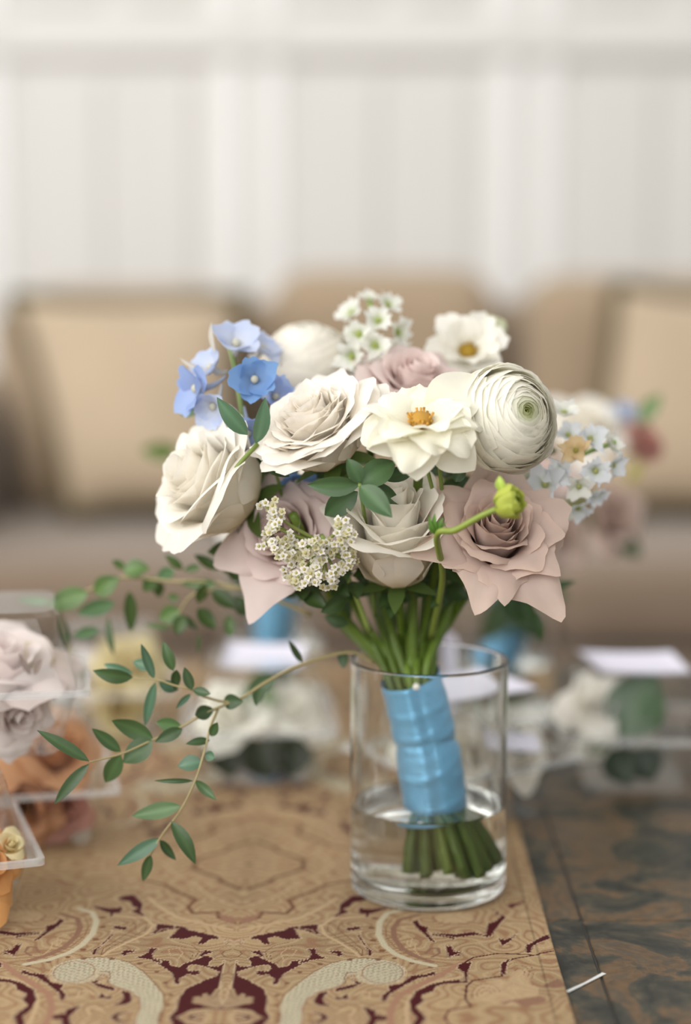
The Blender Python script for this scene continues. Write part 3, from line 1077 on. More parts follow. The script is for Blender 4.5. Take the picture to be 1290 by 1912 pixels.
def open_flower(parent, name, label, center, axis, R, pal, layers, heart_col, heart_r=0.16, spin=0.0, seed=0, wav=0.05, heart='disc', res=(11, 11), sub='petal'):
    """cup or saucer flower: layers = list of (count, length, rise angle in degrees at the middle, droop)"""
    M = frame(axis, spin)
    O = np.array(center)
    nu, nv = res
    gf = grid_faces(nu, nv)
    r_ = np.random.default_rng(seed)
    core = MB()
    V, Fc = sphere_vf((0, 0, 0.03), heart_r, 12, 7, (1, 1, 0.7))
    core.add(((V + np.array([0, 0, 0.09])) * R) @ M + O, Fc, heart_col)
    for k in range(26):                                   # stamens
        a, q = k * 2.39996, heart_r * (0.75 + 0.55 * (k / 26))
        p0 = np.array([math.cos(a) * q * 0.6, math.sin(a) * q * 0.6, 0.09])
        p1 = np.array([math.cos(a) * q, math.sin(a) * q, 0.21 + 0.03 * math.sin(k * 3)])
        V, Fc = tube([(p0 * R) @ M + O, (p1 * R) @ M + O], [0.008 * R, 0.022 * R], 5)
        core.add(V, Fc, np.asarray(heart_col) * (1.15 if k % 2 else 0.8))
    part = core.build(name, M_PETAL, parent)
    if label:
        part['label'] = label
    i = 0
    for cnt, L, rise, droop, width in layers:
        for k in range(cnt):
            phi = (k + (0.5 if i % 2 else 0)) * 2 * math.pi / cnt + r_.uniform(-0.12, 0.12)
            v = np.linspace(0, 1, nv)
            ang = (rise + r_.uniform(-9, 9)) * D2R
            a = ang - droop * D2R * v ** 1.5 + 0.3 * (1 - v)
            dr = L * np.cos(a) / (nv - 1)
            dz = L * np.sin(a) / (nv - 1)
            pr = 0.08 + np.concatenate([[0], np.cumsum(dr[:-1])])
            pz = np.concatenate([[0], np.cumsum(dz[:-1])])
            V, U, Vv = petal_grid(pr, pz, width * L * r_.uniform(0.9, 1.1), lambda rr: np.full_like(rr, 0.75), 0.0, -0.10 * L, 0.1, wav, seed * 50 + k + 20 * i, nu, nv)
            W = rotz(V * R, phi) @ M + O
            mobj(sub, W, gf, M_PETAL, part, pcol(U, Vv, **pal))
        i += 1
    return part, O - M[2] * R * 0.05, -M[2]


def floret_vf(center, axis, R, seed, npet=5, length=1.0, droop=10, rise=28, width=0.55, wav=0.06, nu=7, nv=7):
    """small floret as one mesh (for clusters): vertices, faces, U/V per vertex"""
    M = frame(axis, seed * 1.3)
    O = np.array(center)
    gf = grid_faces(nu, nv)
    mbV, mbF, uvs = [], [], []
    r_ = np.random.default_rng(seed)
    n0 = 0
    v = np.linspace(0, 1, nv)
    for k in range(npet):
        ang = (rise + r_.uniform(-14, 14)) * D2R - droop * D2R * v
        L = length * r_.uniform(0.85, 1.12)
        pr = 0.06 + np.concatenate([[0], np.cumsum(L * np.cos(ang[:-1]) / (nv - 1))])
        pz = np.concatenate([[0], np.cumsum(L * np.sin(ang[:-1]) / (nv - 1))])
        V, U, Vv = petal_grid(pr, pz, width * L, lambda rr: np.full_like(rr, 0.7), 0.0, -0.08, 0.25, wav, seed * 9 + k, nu, nv)
        mbV.append(rotz(V * R, k * 2 * math.pi / npet + r_.uniform(-0.15, 0.15)) @ M + O)
        mbF += [tuple(q + n0 for q in f) for f in gf]
        uvs.append(np.stack([U, Vv], 1))
        n0 += len(V)
    return np.concatenate(mbV), mbF, np.concatenate(uvs)


GREEN = np.array([0.058, 0.115, 0.042])


def leaf_vf(base, tip, width, roll=0.0, bend=0.12, fold=0.25, nv=9, toward=None):
    base, tip = np.array(base), np.array(tip)
    d = tip - base
    L = np.linalg.norm(d)
    d /= L
    view = np.array(CAM) - base if toward is None else np.array(toward, float)
    view /= np.linalg.norm(view)
    s = np.cross(d, view)
    s /= np.linalg.norm(s) + 1e-9
    nrm = np.cross(s, d)
    c, sn = math.cos(roll), math.sin(roll)
    s, nrm = s * c + nrm * sn, nrm * c - s * sn
    V = []
    for j in range(nv):
        t = j / (nv - 1)
        wv = width / 2 * (math.sin(math.pi * min(1.0, t ** 0.85)) ** 0.8 if 0 < t < 1 else 0.03)
        cen = base + d * L * t + nrm * bend * L * math.sin(math.pi * t)
        for k, q in enumerate((-1, -0.5, 0, 0.5, 1)):
            V.append(cen + s * wv * q + nrm * (fold * wv * (abs(q) ** 1.3)) - nrm * (0.0003 if q == 0 else 0))
    return np.array(V), grid_faces(5, nv)


def leaf_col(n, base=GREEN, tint=0.0, seed=0):
    c = np.tile(np.asarray(base), (n, 1))
    k = np.arange(n) % 5
    c[k == 2] *= 1.35
    return c


# ------------------------------------------------------------------ the large bouquet
bq = thing('bouquet', 'large bouquet of white and mauve roses, blue ribbon round its stems, in front vase', 'bouquet', (VX, 0.0, RT + 0.013))
ends = []          # (point, direction) where stems start under flower heads


def add(res, bend=True):
    ends.append((np.array(res[1]), np.array(res[2])))
    return res[0]


s0 = mpp(-0.05)
add(rose(bq, 'rose', 'ivory white rose turned to the left, broad smooth outer petal', P(396, 904, -0.035), (-0.78, -0.42, 0.46), 146 * s0, WHITE, 34, 9, 0.68, 0.035, 0.35, 0.6, 1, 1.2))
add(rose(bq, 'rose', 'blush white garden rose with many thin ruffled petals', P(596, 800, -0.055), (-0.40, -0.44, 0.80), 138 * s0, BLUSH, 64, 18, 0.52, 0.05, 0.08, 0.2, 2, 1.0))
add(ranunculus(bq, 'ranunculus', 'pale white double flower low behind the blue florets', P(572, 682, 0.045), (-0.1, -0.45, 0.9), 84 * mpp(0.045), WHITE, (0.86, 0.84, 0.76), 44, 18, 0.3, 3, 0.012, 2, 66, dome=0.95))
add(rose(bq, 'rose', 'pale mauve rose at the top of the bouquet', P(775, 722, 0.01), (0.22, -0.46, 0.84), 112 * mpp(0.01), MAUVE2, 28, 8, 0.8, 0.03, 0.5, 1.1, 4, 1.05))
add(ranunculus(bq, 'ranunculus', 'cream white ranunculus with a green eye, facing right', P(945, 782, -0.065), (0.47, -0.80, 0.30), 101 * mpp(-0.065), IVORY, (0.42, 0.46, 0.12), 84, 24, 0.0, 5, 0.020, 5, 86))
add(rose(bq, 'rose', 'cream white rose hanging low in the middle', P(738, 998, -0.055), (-0.06, -0.50, 0.86), 128 * s0, WHITE, 30, 8, 0.62, 0.03, 0.35, 2.2, 6, 1.75))
add(rose(bq, 'rose', 'dusty mauve rose with long curled pointed petals and tan edges', P(926, 1000, -0.065), (0.08, -0.74, 0.66), 120 * s0, MAUVE, 38, 9, 1.24, 0.04, 0.95, 0.4, 7, 1.2))
add(rose(bq, 'rose', 'pale mauve pink rose behind the small white clusters', P(535, 998, -0.030), (-0.30, -0.84, 0.42), 124 * s0, MAUVE2, 24, 6, 1.05, 0.03, 0.8, 1.9, 8, 1.0))
add(rose(bq, 'rose', 'blush rose half hidden behind the white double flower', P(620, 705, 0.04), (0.0, -0.4, 0.9), 70 * mpp(0.04), PINKW, 16, 7, 0.7, 0.03, 0.4, 0.9, 9, 1.0, res=(9, 9)))
add(rose(bq, 'rose', 'small cream rose between the garden rose and open flower', P(706, 778, -0.02), (0.35, -0.55, 0.75), 52 * mpp(-0.02), IVORY, 14, 6, 0.9, 0.04, 0.4, 0.1, 10, 1.1, res=(9, 9)))
butterfly = add(open_flower(bq, 'butterfly_ranunculus', 'open cream flower with thin wide petals and a yellow eye', P(785, 796, -0.095), (0.0, -0.50, 0.86), 116 * mpp(-0.095), dict(tip=(0.93, 0.91, 0.79), base=(0.90, 0.86, 0.66)),
                [(6, 1.0, 4, 66, 0.48), (6, 0.90, 18, 56, 0.46), (5, 0.72, 22, 30, 0.46)], (0.66, 0.38, 0.07), 0.19, 0.25, 11, 0.075))
add(open_flower(bq, 'anemone', 'open white flower with a yellow centre at the back right', P(872, 662, 0.06), (0.02, -0.80, 0.58), 86 * mpp(0.06), dict(tip=(0.89, 0.87, 0.80), base=(0.87, 0.84, 0.70)),
                [(6, 0.95, 25, 25, 0.44), (6, 0.8, 40, 10, 0.42)], (0.50, 0.32, 0.04), 0.20, 0.1, 12, 0.06))
add(ranunculus(bq, 'ranunculus_bud', 'small pale green bud at the top right edge', P(922, 614, 0.07), (0.35, -0.3, 0.85), 25 * mpp(0.07), dict(tip=(0.80, 0.82, 0.62), base=(0.40, 0.50, 0.12)), (0.5, 0.6, 0.2), 12, 6, 0, 13, 0.03, 12, 40, (7, 7)))

for (x0, y0, Ya, x1, y1, Yb, wd, rl) in ((800, 792, -0.088, 893, 702, -0.070, 104, 0.15), (775, 800, -0.105, 778, 898, -0.112, 92, 0.1), (815, 808, -0.100, 886, 878, -0.098, 84, -0.2), (760, 796, -0.100, 684, 838, -0.100, 74, 0.25)):
    V, Fc = leaf_vf(P(x0, y0, Ya), P(x1, y1, Yb), wd * mpp(-0.1), rl, 0.10, 0.22, 13)
    tt = np.arange(len(V)) // 5 / 12.0
    mobj('petal', V, Fc, M_PETAL, butterfly, pcol(np.zeros(len(V)), tt, (0.93, 0.91, 0.80), (0.90, 0.86, 0.66)))

# green bud on an arching stem
gb = P(950, 938, -0.135)
bud, bp0, _ = ranunculus(bq, 'flower_bud', 'lime green bud on an arching stem before the mauve rose', gb, (0.72, -0.55, 0.30), 33 * mpp(-0.135), dict(tip=(0.56, 0.62, 0.12), base=(0.40, 0.50, 0.06)), (0.30, 0.40, 0.05), 14, 5, 0.4, 14, 0.10, 14, 60, (9, 8))
V, Fc = leaf_vf(P(938, 918, -0.135), P(932, 888, -0.135), 0.006, 0.3)
mobj('sepal', V, Fc, M_LEAF, bud, leaf_col(len(V), (0.36, 0.48, 0.08)))
pathb = bez([P(805, 1190, 0.0), P(826, 1080, -0.06), P(816, 1000, -0.115), P(850, 990, -0.125), P(895, 965, -0.132), P(928, 950, -0.135)], 8)
bs = mobj('bud_stem', *tube(pathb, np.linspace(0.0022, 0.0017, len(pathb)), 8), M_STEM, bq, np.array([0.20, 0.26, 0.04]))
for (x1, y1, wd) in ((800, 962, 9), (812, 958, 12), (828, 966, 11), (796, 980, 4), (834, 974, 7)):
    V, Fc = leaf_vf(P(813, 998, -0.118), P(x1, y1, -0.120), wd * mpp(-0.12), 0.4, 0.1, 0.4)
    mobj('leaflet', V, Fc, M_LEAF, bs, leaf_col(len(V), (0.09, 0.20, 0.03)))

# blue delphinium spray
BLUEC = dict(pale=((0.58, 0.65, 0.84), (0.72, 0.75, 0.82)), mid=((0.36, 0.47, 0.76), (0.48, 0.57, 0.78)), deep=((0.20, 0.36, 0.66), (0.26, 0.40, 0.64)))
mb = MB()
st = bez([P(470, 905, 0.0), P(455, 800, -0.01), P(440, 700, 0.0), P(425, 630, 0.01)], 6)
mb.add(*tube(st, 0.0016, 7), (0.24, 0.34, 0.10))
dl = mb.build('delphinium', M_STEM, bq, col=True)
dl['label'] = 'spray of sky blue florets with pale spurs'
for (x, y, Y, rpx, sh, ax, sd) in ((440, 648, 0.0, 48, 'pale', (0.1, -0.6, 0.75), 1), (398, 690, -0.005, 40, 'pale', (-0.6, -0.5, 0.5), 2), (474, 710, -0.035, 46, 'deep', (0.15, -0.85, 0.2), 3),
                                   (375, 725, -0.02, 52, 'mid', (-0.75, -0.55, 0.0), 4), (508, 742, -0.02, 42, 'mid', (0.6, -0.6, 0.2), 5), (400, 756, -0.025, 40, 'pale', (-0.3, -0.8, -0.3), 6),
                                   (462, 805, -0.03, 42, 'mid', (0.1, -0.8, -0.4), 7), (552, 895, -0.02, 40, 'deep', (0.2, -0.7, -0.5), 8), (487, 655, 0.02, 36, 'pale', (0.5, -0.4, 0.7), 9), (432, 800, -0.01, 34, 'mid', (0, -0.9, -.2), 10)):
    c0 = np.array(P(x, y, Y))
    V, Fc, uv = floret_vf(c0, ax, rpx * 1.12 * mpp(Y), sd + 40, 5, 1.0, 34, 42, 0.62, 0.09)
    tipc, basec = BLUEC[sh]
    k = sst(0.1, 0.8, uv[:, 1])[:, None]
    col = np.array(basec) * (1 - k) + np.array(tipc) * k
    m2 = MB()
    m2.add(V, Fc, col)
    axn = np.array(Vector(ax).normalized())
    V, Fc = sphere_vf(c0 + axn * rpx * 0.22 * mpp(Y), rpx * 0.17 * mpp(Y), 8, 6)
    m2.add(V, Fc, (0.72, 0.70, 0.58))
    sp = bez([c0 - axn * 0.002, c0 - axn * rpx * 0.6 * mpp(Y) + np.array([0, 0, 0.002]), c0 - axn * rpx * 1.15 * mpp(Y) + np.array([-0.001, 0, 0.007])], 5)
    m2.add(*tube(sp, np.linspace(0.0026, 0.0006, len(sp)), 7), np.array(basec) * np.array([1.02, 0.95, 0.85]))
    m2.build('floret', M_PETAL, dl)
for (x0, y0, x1, y1, w_) in ((402, 660, 395, 602, 10), (385, 690, 336, 668, 9)):
    V, Fc = leaf_vf(P(x0, y0, -0.015), P(x1, y1, -0.005), w_ * mpp(0), 0.5)
    mobj('spur', V, Fc, M_PETAL, dl, np.array([0.62, 0.58, 0.50]))


def spike(name, label, stempts, items, palfn, seed):
    mb = MB()
    p = bez(stempts, 6)
    mb.add(*tube(p, 0.0015, 7), (0.26, 0.36, 0.10))
    o = mb.build(name, M_STEM, bq)
    o['label'] = label
    r_ = random.Random(seed)
    for k, (x, y, Y, rpx, ax) in enumerate(items):
        c0 = np.array(P(x, y, Y))
        V, Fc, uv = floret_vf(c0, ax, rpx * mpp(Y), seed * 31 + k, r_.choice((4, 5, 6)), 1.0, 45, 52, 0.52, 0.20)
        tipc, basec, heart = palfn(k)
        q = sst(0.05, 0.6, uv[:, 1])[:, None]
        m2 = MB()
        m2.add(V, Fc, np.array(basec) * (1 - q) + np.array(tipc) * q)
        axn = np.array(Vector(ax).normalized())
        V, Fc = sphere_vf(c0 + axn * rpx * 0.2 * mpp(Y), rpx * 0.16 * mpp(Y), 7, 5)
        m2.add(V, Fc, heart)
        m2.build('floret', M_PETAL, o)
    return o


spike('stock_spike', 'white stock spike with greenish centres at the top', [P(715, 800, 0.03), P(705, 700, 0.05), P(690, 560, 0.06)],
      [(688, 562, 0.06, 22, (0.0, -0.4, 0.9)), (722, 572, 0.05, 28, (0.5, -0.6, 0.6)), (660, 588, 0.055, 30, (-0.6, -0.5, 0.6)), (706, 600, 0.03, 30, (0.1, -0.9, 0.3)), (672, 625, 0.03, 34, (-0.3, -0.85, 0.2)),
       (738, 622, 0.04, 32, (0.7, -0.6, 0.2)), (700, 645, 0.02, 32, (0, -1, 0)), (660, 665, 0.02, 34, (-0.4, -0.8, -0.1)), (735, 655, 0.03, 30, (0.5, -0.8, 0)), (690, 690, 0.02, 30, (-0.1, -0.9, -0.2)), (655, 640, 0.05, 26, (-0.7, -.5, 0.1)), (665, 715, 0.01, 26, (-.2, -.9, -.1))],
      lambda k: ((0.80, 0.80, 0.74), (0.60, 0.68, 0.38), (0.46, 0.52, 0.12)), 3)
spike('stock_spike', 'pale blue white stock spike sticking out to the right', [P(930, 950, 0.0), P(1010, 890, 0.0), P(1085, 850, -0.005), P(1150, 825, -0.01)],
      [(1052, 775, -0.005, 34, (0.1, -0.6, 0.8)), (1075, 842, -0.03, 32, (-0.1, -0.9, 0.3)), (1100, 822, -0.02, 34, (0.2, -0.8, 0.6)), (1138, 832, -0.01, 28, (0.6, -0.6, 0.5)), (1140, 868, -0.015, 30, (0.7, -0.7, -0.1)),
       (1110, 878, -0.03, 34, (0.2, -0.95, -0.1)), (1080, 905, -0.03, 34, (0, -0.9, -0.4)), (1046, 880, -0.03, 34, (-0.3, -0.9, 0)), (1020, 905, -0.03, 42, (-0.4, -0.85, 0.2)), (1040, 948, -0.02, 36, (0, -0.8, -0.6)),
       (1078, 945, -0.01, 30, (0.2, -0.7, -0.7)), (1112, 918, -0.01, 28, (0.4, -0.7, -0.6)), (985, 900, -0.02, 36, (-.3, -.8, .3)), (1060, 815, -.01, 30, (0, -.7, .6))],
      lambda k: ((0.82, 0.64, 0.38), (0.80, 0.70, 0.40), (0.5, 0.46, 0.12)) if k == 1 else ((0.78, 0.81, 0.84) if k % 3 else (0.84, 0.84, 0.78), (0.68, 0.72, 0.60), (0.50, 0.52, 0.20)), 4)

# small white clusters on branching green stalks
mb = MB()
hub = np.array(P(600, 1000, -0.055))
tips = []
rr = random.Random(5)
arc = [(497, 945), (505, 975), (498, 1005), (515, 1020), (512, 960), (530, 1045), (545, 1060), (560, 1075), (580, 1080), (600, 1072), (622, 1062), (640, 1045), (652, 1020), (645, 1000), (640, 985), (560, 1045), (585, 1050), (610, 1040), (632, 1025), (575, 1022), (590, 1012), (535, 1010), (520, 990), (548, 1028), (605, 1015), (656, 1040), (618, 1085 - 5), (565, 1092 - 6)]
for (x, y) in arc:
    q = np.array(P(x + rr.uniform(-5, 5), y + rr.uniform(-5, 5), -0.085 + rr.uniform(-0.012, 0.012)))
    tips.append(q)
    mb.add(*tube(bez([hub + np.array([0, 0, -0.004]), hub * 0.45 + q * 0.55 + np.array([0, 0.003, -0.004]), q], 5), np.linspace(0.0013, 0.0007, 11), 5), (0.30, 0.36, 0.10))
mb.add(*tube(bez([P(690, 1180, -0.02), P(650, 1080, -0.04), hub], 6), 0.0018, 6), (0.24, 0.32, 0.08))
cy = mb.build('candytuft', M_STEM, bq)
cy['label'] = 'curved heads of tiny white blossoms on green stalks'
for k, q in enumerate(tips):
    m2 = MB()
    for j in range(9):
        o_ = q + np.array([rr.uniform(-1, 1), rr.uniform(-1, 0.4), rr.uniform(-1, 1)]) * 0.0048
        V, Fc, uv = floret_vf(o_, (rr.uniform(-0.5, 0.5), -0.9, rr.uniform(-0.2, 0.8)), 0.0025, k * 11 + j, 5, 1.0, 25, 12, 0.5, 0.08, 5, 4)
        m2.add(V, Fc, (0.82, 0.79, 0.73) if j % 4 else (0.70, 0.66, 0.46))
        V, Fc = sphere_vf(o_, 0.0011, 6, 4)
        m2.add(V, Fc, (0.55, 0.50, 0.20))
    m2.build('blossom_head', M_PETAL, cy)

# leaves held in the bouquet
mb = MB()
mb.add(*tube(bez([P(700, 1150, -0.01), P(685, 1000, -0.05), P(672, 905, -0.10)], 6), 0.0013, 6), (0.16, 0.24, 0.05))
mb.add(*tube(bez([P(560, 1120, 0.0), P(520, 900, -0.03), P(478, 828, -0.062)], 6), 0.0011, 6), (0.16, 0.24, 0.05))
fg = mb.build('eucalyptus_sprig', M_STEM, bq)
fg['label'] = 'green sprig of pointed oval leaves between the flowers'
for (x0, y0, x1, y1, wd, Y, dY, roll, g) in (
        (672, 905, 574, 905, 40, -0.095, 0.005, 0.3, 1.0), (672, 902, 648, 856, 34, -0.10, 0.0, -0.3, 1.0), (672, 906, 738, 862, 52, -0.09, 0.01, 0.2, 1.1), (672, 907, 732, 966, 44, -0.105, -0.01, 0.1, 1.05),
        (680, 905, 748, 944, 36, -0.085, 0.01, 0.3, 0.8), (668, 918, 606, 962, 46, -0.075, 0.01, 0.0, 0.8), (715, 895, 772, 880, 30, -0.075, 0.01, 0.2, 0.7),
        (462, 812, 405, 742, 34, -0.065, -0.005, 0.25, 1.5), (478, 828, 495, 742, 32, -0.062, -0.005, -0.35, 1.5), (488, 860, 540, 890, 30, -0.06, 0.0, 0.2, 0.9), (372, 768, 330, 766, 24, 0.0, 0.01, 0.1, 1.2),
        (640, 985, 700, 920, 50, -0.05, 0.01, 0.4, 0.6), (690, 1010, 650, 950, 44, -0.045, 0.01, 0.3, 0.55), (850, 900, 868, 868, 26, -0.07, 0.0, 0.2, 0.8)):
    V, Fc = leaf_vf(P(x0, y0, Y), P(x1, y1, Y + dY), wd * mpp(Y), roll, 0.08)
    c = GREEN * g * np.array([1.0, 1.0, 1.05 if g < 1.3 else 1.5])
    mobj('leaf', V, Fc, M_LEAF, fg, leaf_col(len(V), c))
for (xa, ya, Ya, xb, yb, Yb) in ((796, 870, -0.085, 836, 1010, -0.01), (820, 870, -0.085, 838, 1000, -0.01), (480, 830, -0.062, 428, 890, -0.07)):
    mobj('stalk', *tube([P(xa, ya, Ya), P((xa + xb) / 2 - 2, (ya + yb) / 2, (Ya + Yb) / 2), P(xb, yb, Yb)], 0.0013, 6), M_STEM, fg, np.array([0.17, 0.23, 0.05]))

# trailing eucalyptus on the left (coordinates measured in a 2.58x enlargement whose corner is at pixel 0, 1020)
Z5 = lambda x, y, Y: P(x / 2.58, 1020 + y / 2.58, Y)


def trail(label, stems, leaves, base):
    mb = MB()
    for pts, r0, r1 in stems:
        p = bez([Z5(*q) for q in pts], 6)
        mb.add(*tube(p, np.linspace(r0, r1, len(p)), 6), (0.30, 0.25, 0.12))
    o = mb.build('eucalyptus_trail', M_STEM, bq)
    o['label'] = label
    r_ = random.Random(len(leaves))
    for (x0, y0, x1, y1, wd, Y, g) in leaves:
        V, Fc = leaf_vf(Z5(x0, y0, Y), Z5(x1, y1, Y + r_.uniform(-0.008, 0.008)), wd / 2.58 * mpp(Y), r_.uniform(-0.4, 0.4), r_.uniform(-0.1, 0.12), 0.18)
        c = np.array(base) * g
        if g > 1.25:
            c = c * np.array([0.95, 1.0, 1.7])
        mobj('leaf', V, Fc, M_LEAF, o, leaf_col(len(V), c))
    return o


trail('upper trailing branch of oval leaves reaching far left',
      [([(1500, 330, 0.02), (1250, 230, 0.03), (1000, 170, 0.04), (840, 170, 0.045), (590, 150, 0.05), (430, 210, 0.05), (240, 270, 0.05)], 0.0016, 0.0008),
       ([(1200, 200, 0.03), (960, 220, 0.04), (870, 310, 0.045), (850, 420, 0.045)], 0.0012, 0.0006)],
      [(240, 268, 80, 255, 48, 0.085, 1.7), (425, 225, 222, 285, 115, 0.045, 1.15), (455, 225, 575, 150, 105, 0.045, 1.1), (595, 120, 722, 105, 98, 0.05, 1.1), (605, 105, 540, 68, 42, 0.055, 1.1), (285, 320, 332, 512, 52, 0.04, 0.45),
       (555, 270, 370, 325, 84, 0.06, 1.5), (520, 345, 548, 525, 42, 0.055, 0.6), (622, 215, 632, 415, 68, 0.05, 0.7), (480, 400, 352, 432, 62, 0.07, 1.4), (750, 150, 690, 215, 75, 0.05, 0.8), (760, 170, 770, 245, 60, 0.05, 0.7),
       (840, 115, 755, 150, 66, 0.06, 1.5), (872, 310, 765, 350, 95, 0.045, 1.1), (880, 330, 850, 425, 76, 0.04, 0.75), (825, 395, 695, 378, 28, 0.05, 0.9), (1045, 182, 870, 182, 56, 0.035, 0.9), (985, 180, 955, 275, 66, 0.035, 0.75),
       (950, 300, 1042, 395, 80, 0.035, 0.65), (1020, 210, 1140, 300, 80, 0.03, 0.5), (865, 250, 805, 242, 42, 0.05, 0.9), (1060, 110, 935, 40, 54, 0.03, 0.6), (880, 110, 795, 40, 44, 0.04, 0.9), (965, 98, 885, 116, 42, 0.04, 0.9),
       (1150, 170, 1105, 60, 78, 0.03, 0.6), (1260, 130, 1170, 80, 70, 0.02, 0.5), (1200, 330, 1130, 240, 80, 0.03, 0.5), (960, 420, 955, 520, 20, 0.05, 0.7), (1100, 330, 1110, 440, 60, 0.05, 0.9), (870, 330, 955, 400, 40, 0.045, 0.5)],
      (0.075, 0.135, 0.035))
trail('lower trailing branch of pointed leaves hanging before the runner',
      [([(1800, 560, -0.005), (1680, 510, -0.01), (1450, 570, -0.02), (1290, 650, -0.03), (1130, 745, -0.04), (1000, 730, -0.045), (920, 690, -0.05), (840, 670, -0.05), (750, 640, -0.05), (640, 630, -0.05)], 0.0013, 0.0006),
       ([(1130, 745, -0.04), (1000, 800, -0.05), (870, 872, -0.055), (738, 932, -0.06), (585, 1000, -0.07), (430, 1040, -0.08)], 0.0010, 0.0006),
       ([(1050, 780, -0.045), (1010, 880, -0.06), (990, 970, -0.065), (940, 1130, -0.07), (870, 1270, -0.07), (780, 1390, -0.07), (725, 1490, -0.07)], 0.0009, 0.0005)],
      [(640, 632, 448, 598, 78, -0.05, 0.9), (640, 612, 500, 568, 52, -0.045, 1.5), (742, 640, 680, 470, 48, -0.05, 1.3), (735, 585, 640, 555, 62, -0.04, 1.5), (835, 600, 785, 455, 58, -0.05, 1.0), (765, 655, 858, 692, 62, -0.045, 1.4),
       (850, 595, 842, 692, 50, -0.05, 0.6), (925, 692, 888, 582, 54, -0.055, 0.65), (930, 690, 1015, 712, 48, -0.055, 0.7), (748, 655, 698, 865, 54, -0.05, 1.35), (918, 712, 848, 782, 34, -0.05, 1.3), (940, 815, 1030, 785, 74, -0.055, 0.55), (1075, 750, 1170, 748, 78, -0.04, 0.7),
       (878, 870, 752, 848, 80, -0.055, 1.25), (880, 880, 748, 942, 66, -0.06, 0.7), (738, 930, 538, 840, 96, -0.06, 0.95), (732, 935, 592, 1042, 118, -0.062, 0.85), (582, 990, 443, 878, 66, -0.06, 1.0), (582, 1003, 508, 1138, 90, -0.06, 1.05),
       (430, 1036, 178, 886, 64, -0.085, 0.85), (430, 1048, 262, 1242, 64, -0.08, 0.6), (1015, 915, 1048, 848, 48, -0.062, 0.8), (1010, 935, 895, 952, 44, -0.062, 0.7), (975, 1040, 856, 1060, 84, -0.066, 1.3), (988, 1000, 1035, 1022, 54, -0.064, 1.5),
       (930, 1130, 742, 1130, 26, -0.07, 0.7), (940, 1128, 1042, 1222, 48, -0.07, 1.0), (872, 1252, 636, 1300, 84, -0.07, 1.25), (825, 1325, 942, 1532, 76, -0.072, 0.85), (772, 1408, 566, 1538, 72, -0.07, 1.3), (770, 1416, 848, 1512, 48, -0.07, 0.7), (727, 1486, 688, 1614, 54, -0.07, 0.75),
       (1330, 640, 1190, 700, 90, 0.0, 0.8), (1455, 560, 1390, 455, 34, -0.02, 0.45), (1650, 500, 1655, 590, 56, -0.01, 0.6), (1260, 660, 1230, 770, 60, -0.02, 0.9)],
      (0.058, 0.11, 0.038))

# dark greenery under the heads
mb = MB()
mb.add(*tube(bez([P(730, 1230, 0.02), P(760, 1100, 0.05), P(900, 1020, 0.06)], 6), 0.0018, 6), (0.10, 0.15, 0.03))
gr = mb.build('greenery', M_STEM, bq)
gr['label'] = 'dark green leaves tucked under the flower heads'
rr = random.Random(3)
spots = []
for k in range(110):
    a = rr.uniform(-math.pi, math.pi)
    x = 690 + rr.uniform(-270, 300)
    y = 985 + rr.uniform(-130, 105) - abs(x - 700) * 0.14
    spots.append((x, y, rr.uniform(-0.02, 0.06), rr.uniform(0.7, 2.4) * (1 if rr.random() < 0.5 else -1)))
for k in range(34):
    x = rr.uniform(560, 850)
    spots.append((x, 1055 + rr.uniform(0, 75) - abs(x - 720) * 0.10, rr.uniform(-0.045, 0.0), rr.uniform(-0.9, 0.9)))
for (x, y, Y, a) in spots:
    L = rr.uniform(45, 75)
    V, Fc = leaf_vf(P(x, y, Y), P(x + L * math.sin(a), y + L * abs(math.cos(a)) * 0.5, Y - 0.01), rr.uniform(26, 40) * mpp(Y), rr.uniform(-0.6, 0.6), 0.1)
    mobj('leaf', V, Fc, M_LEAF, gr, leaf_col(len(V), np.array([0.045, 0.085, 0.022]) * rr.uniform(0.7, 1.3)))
for (x0, y0, x1, y1, wd, Y) in ((600, 1110, 560, 1085, 30, -0.01), (650, 1165, 605, 1150, 26, 0.0), (1000, 1110, 1075, 1085, 20, 0.06), (990, 1100, 1050, 1130, 24, 0.06), (960, 1110, 1000, 1160, 30, 0.06), (1000, 1140, 1010, 1200, 18, 0.07),
                                (940, 1110, 975, 1160, 40, 0.06), (1010, 1090, 1000, 1040, 40, 0.05), (950, 1080, 1030, 1100, 44, 0.05), (620, 1100, 655, 1160, 30, 0.01), (560, 1110, 520, 1080, 40, 0.01)):
    V, Fc = leaf_vf(P(x0, y0, Y), P(x1, y1, Y), wd * mpp(Y), 0.2, 0.1)
    mobj('leaf', V, Fc, M_LEAF, gr, leaf_col(len(V), np.array([0.04, 0.085, 0.025])))

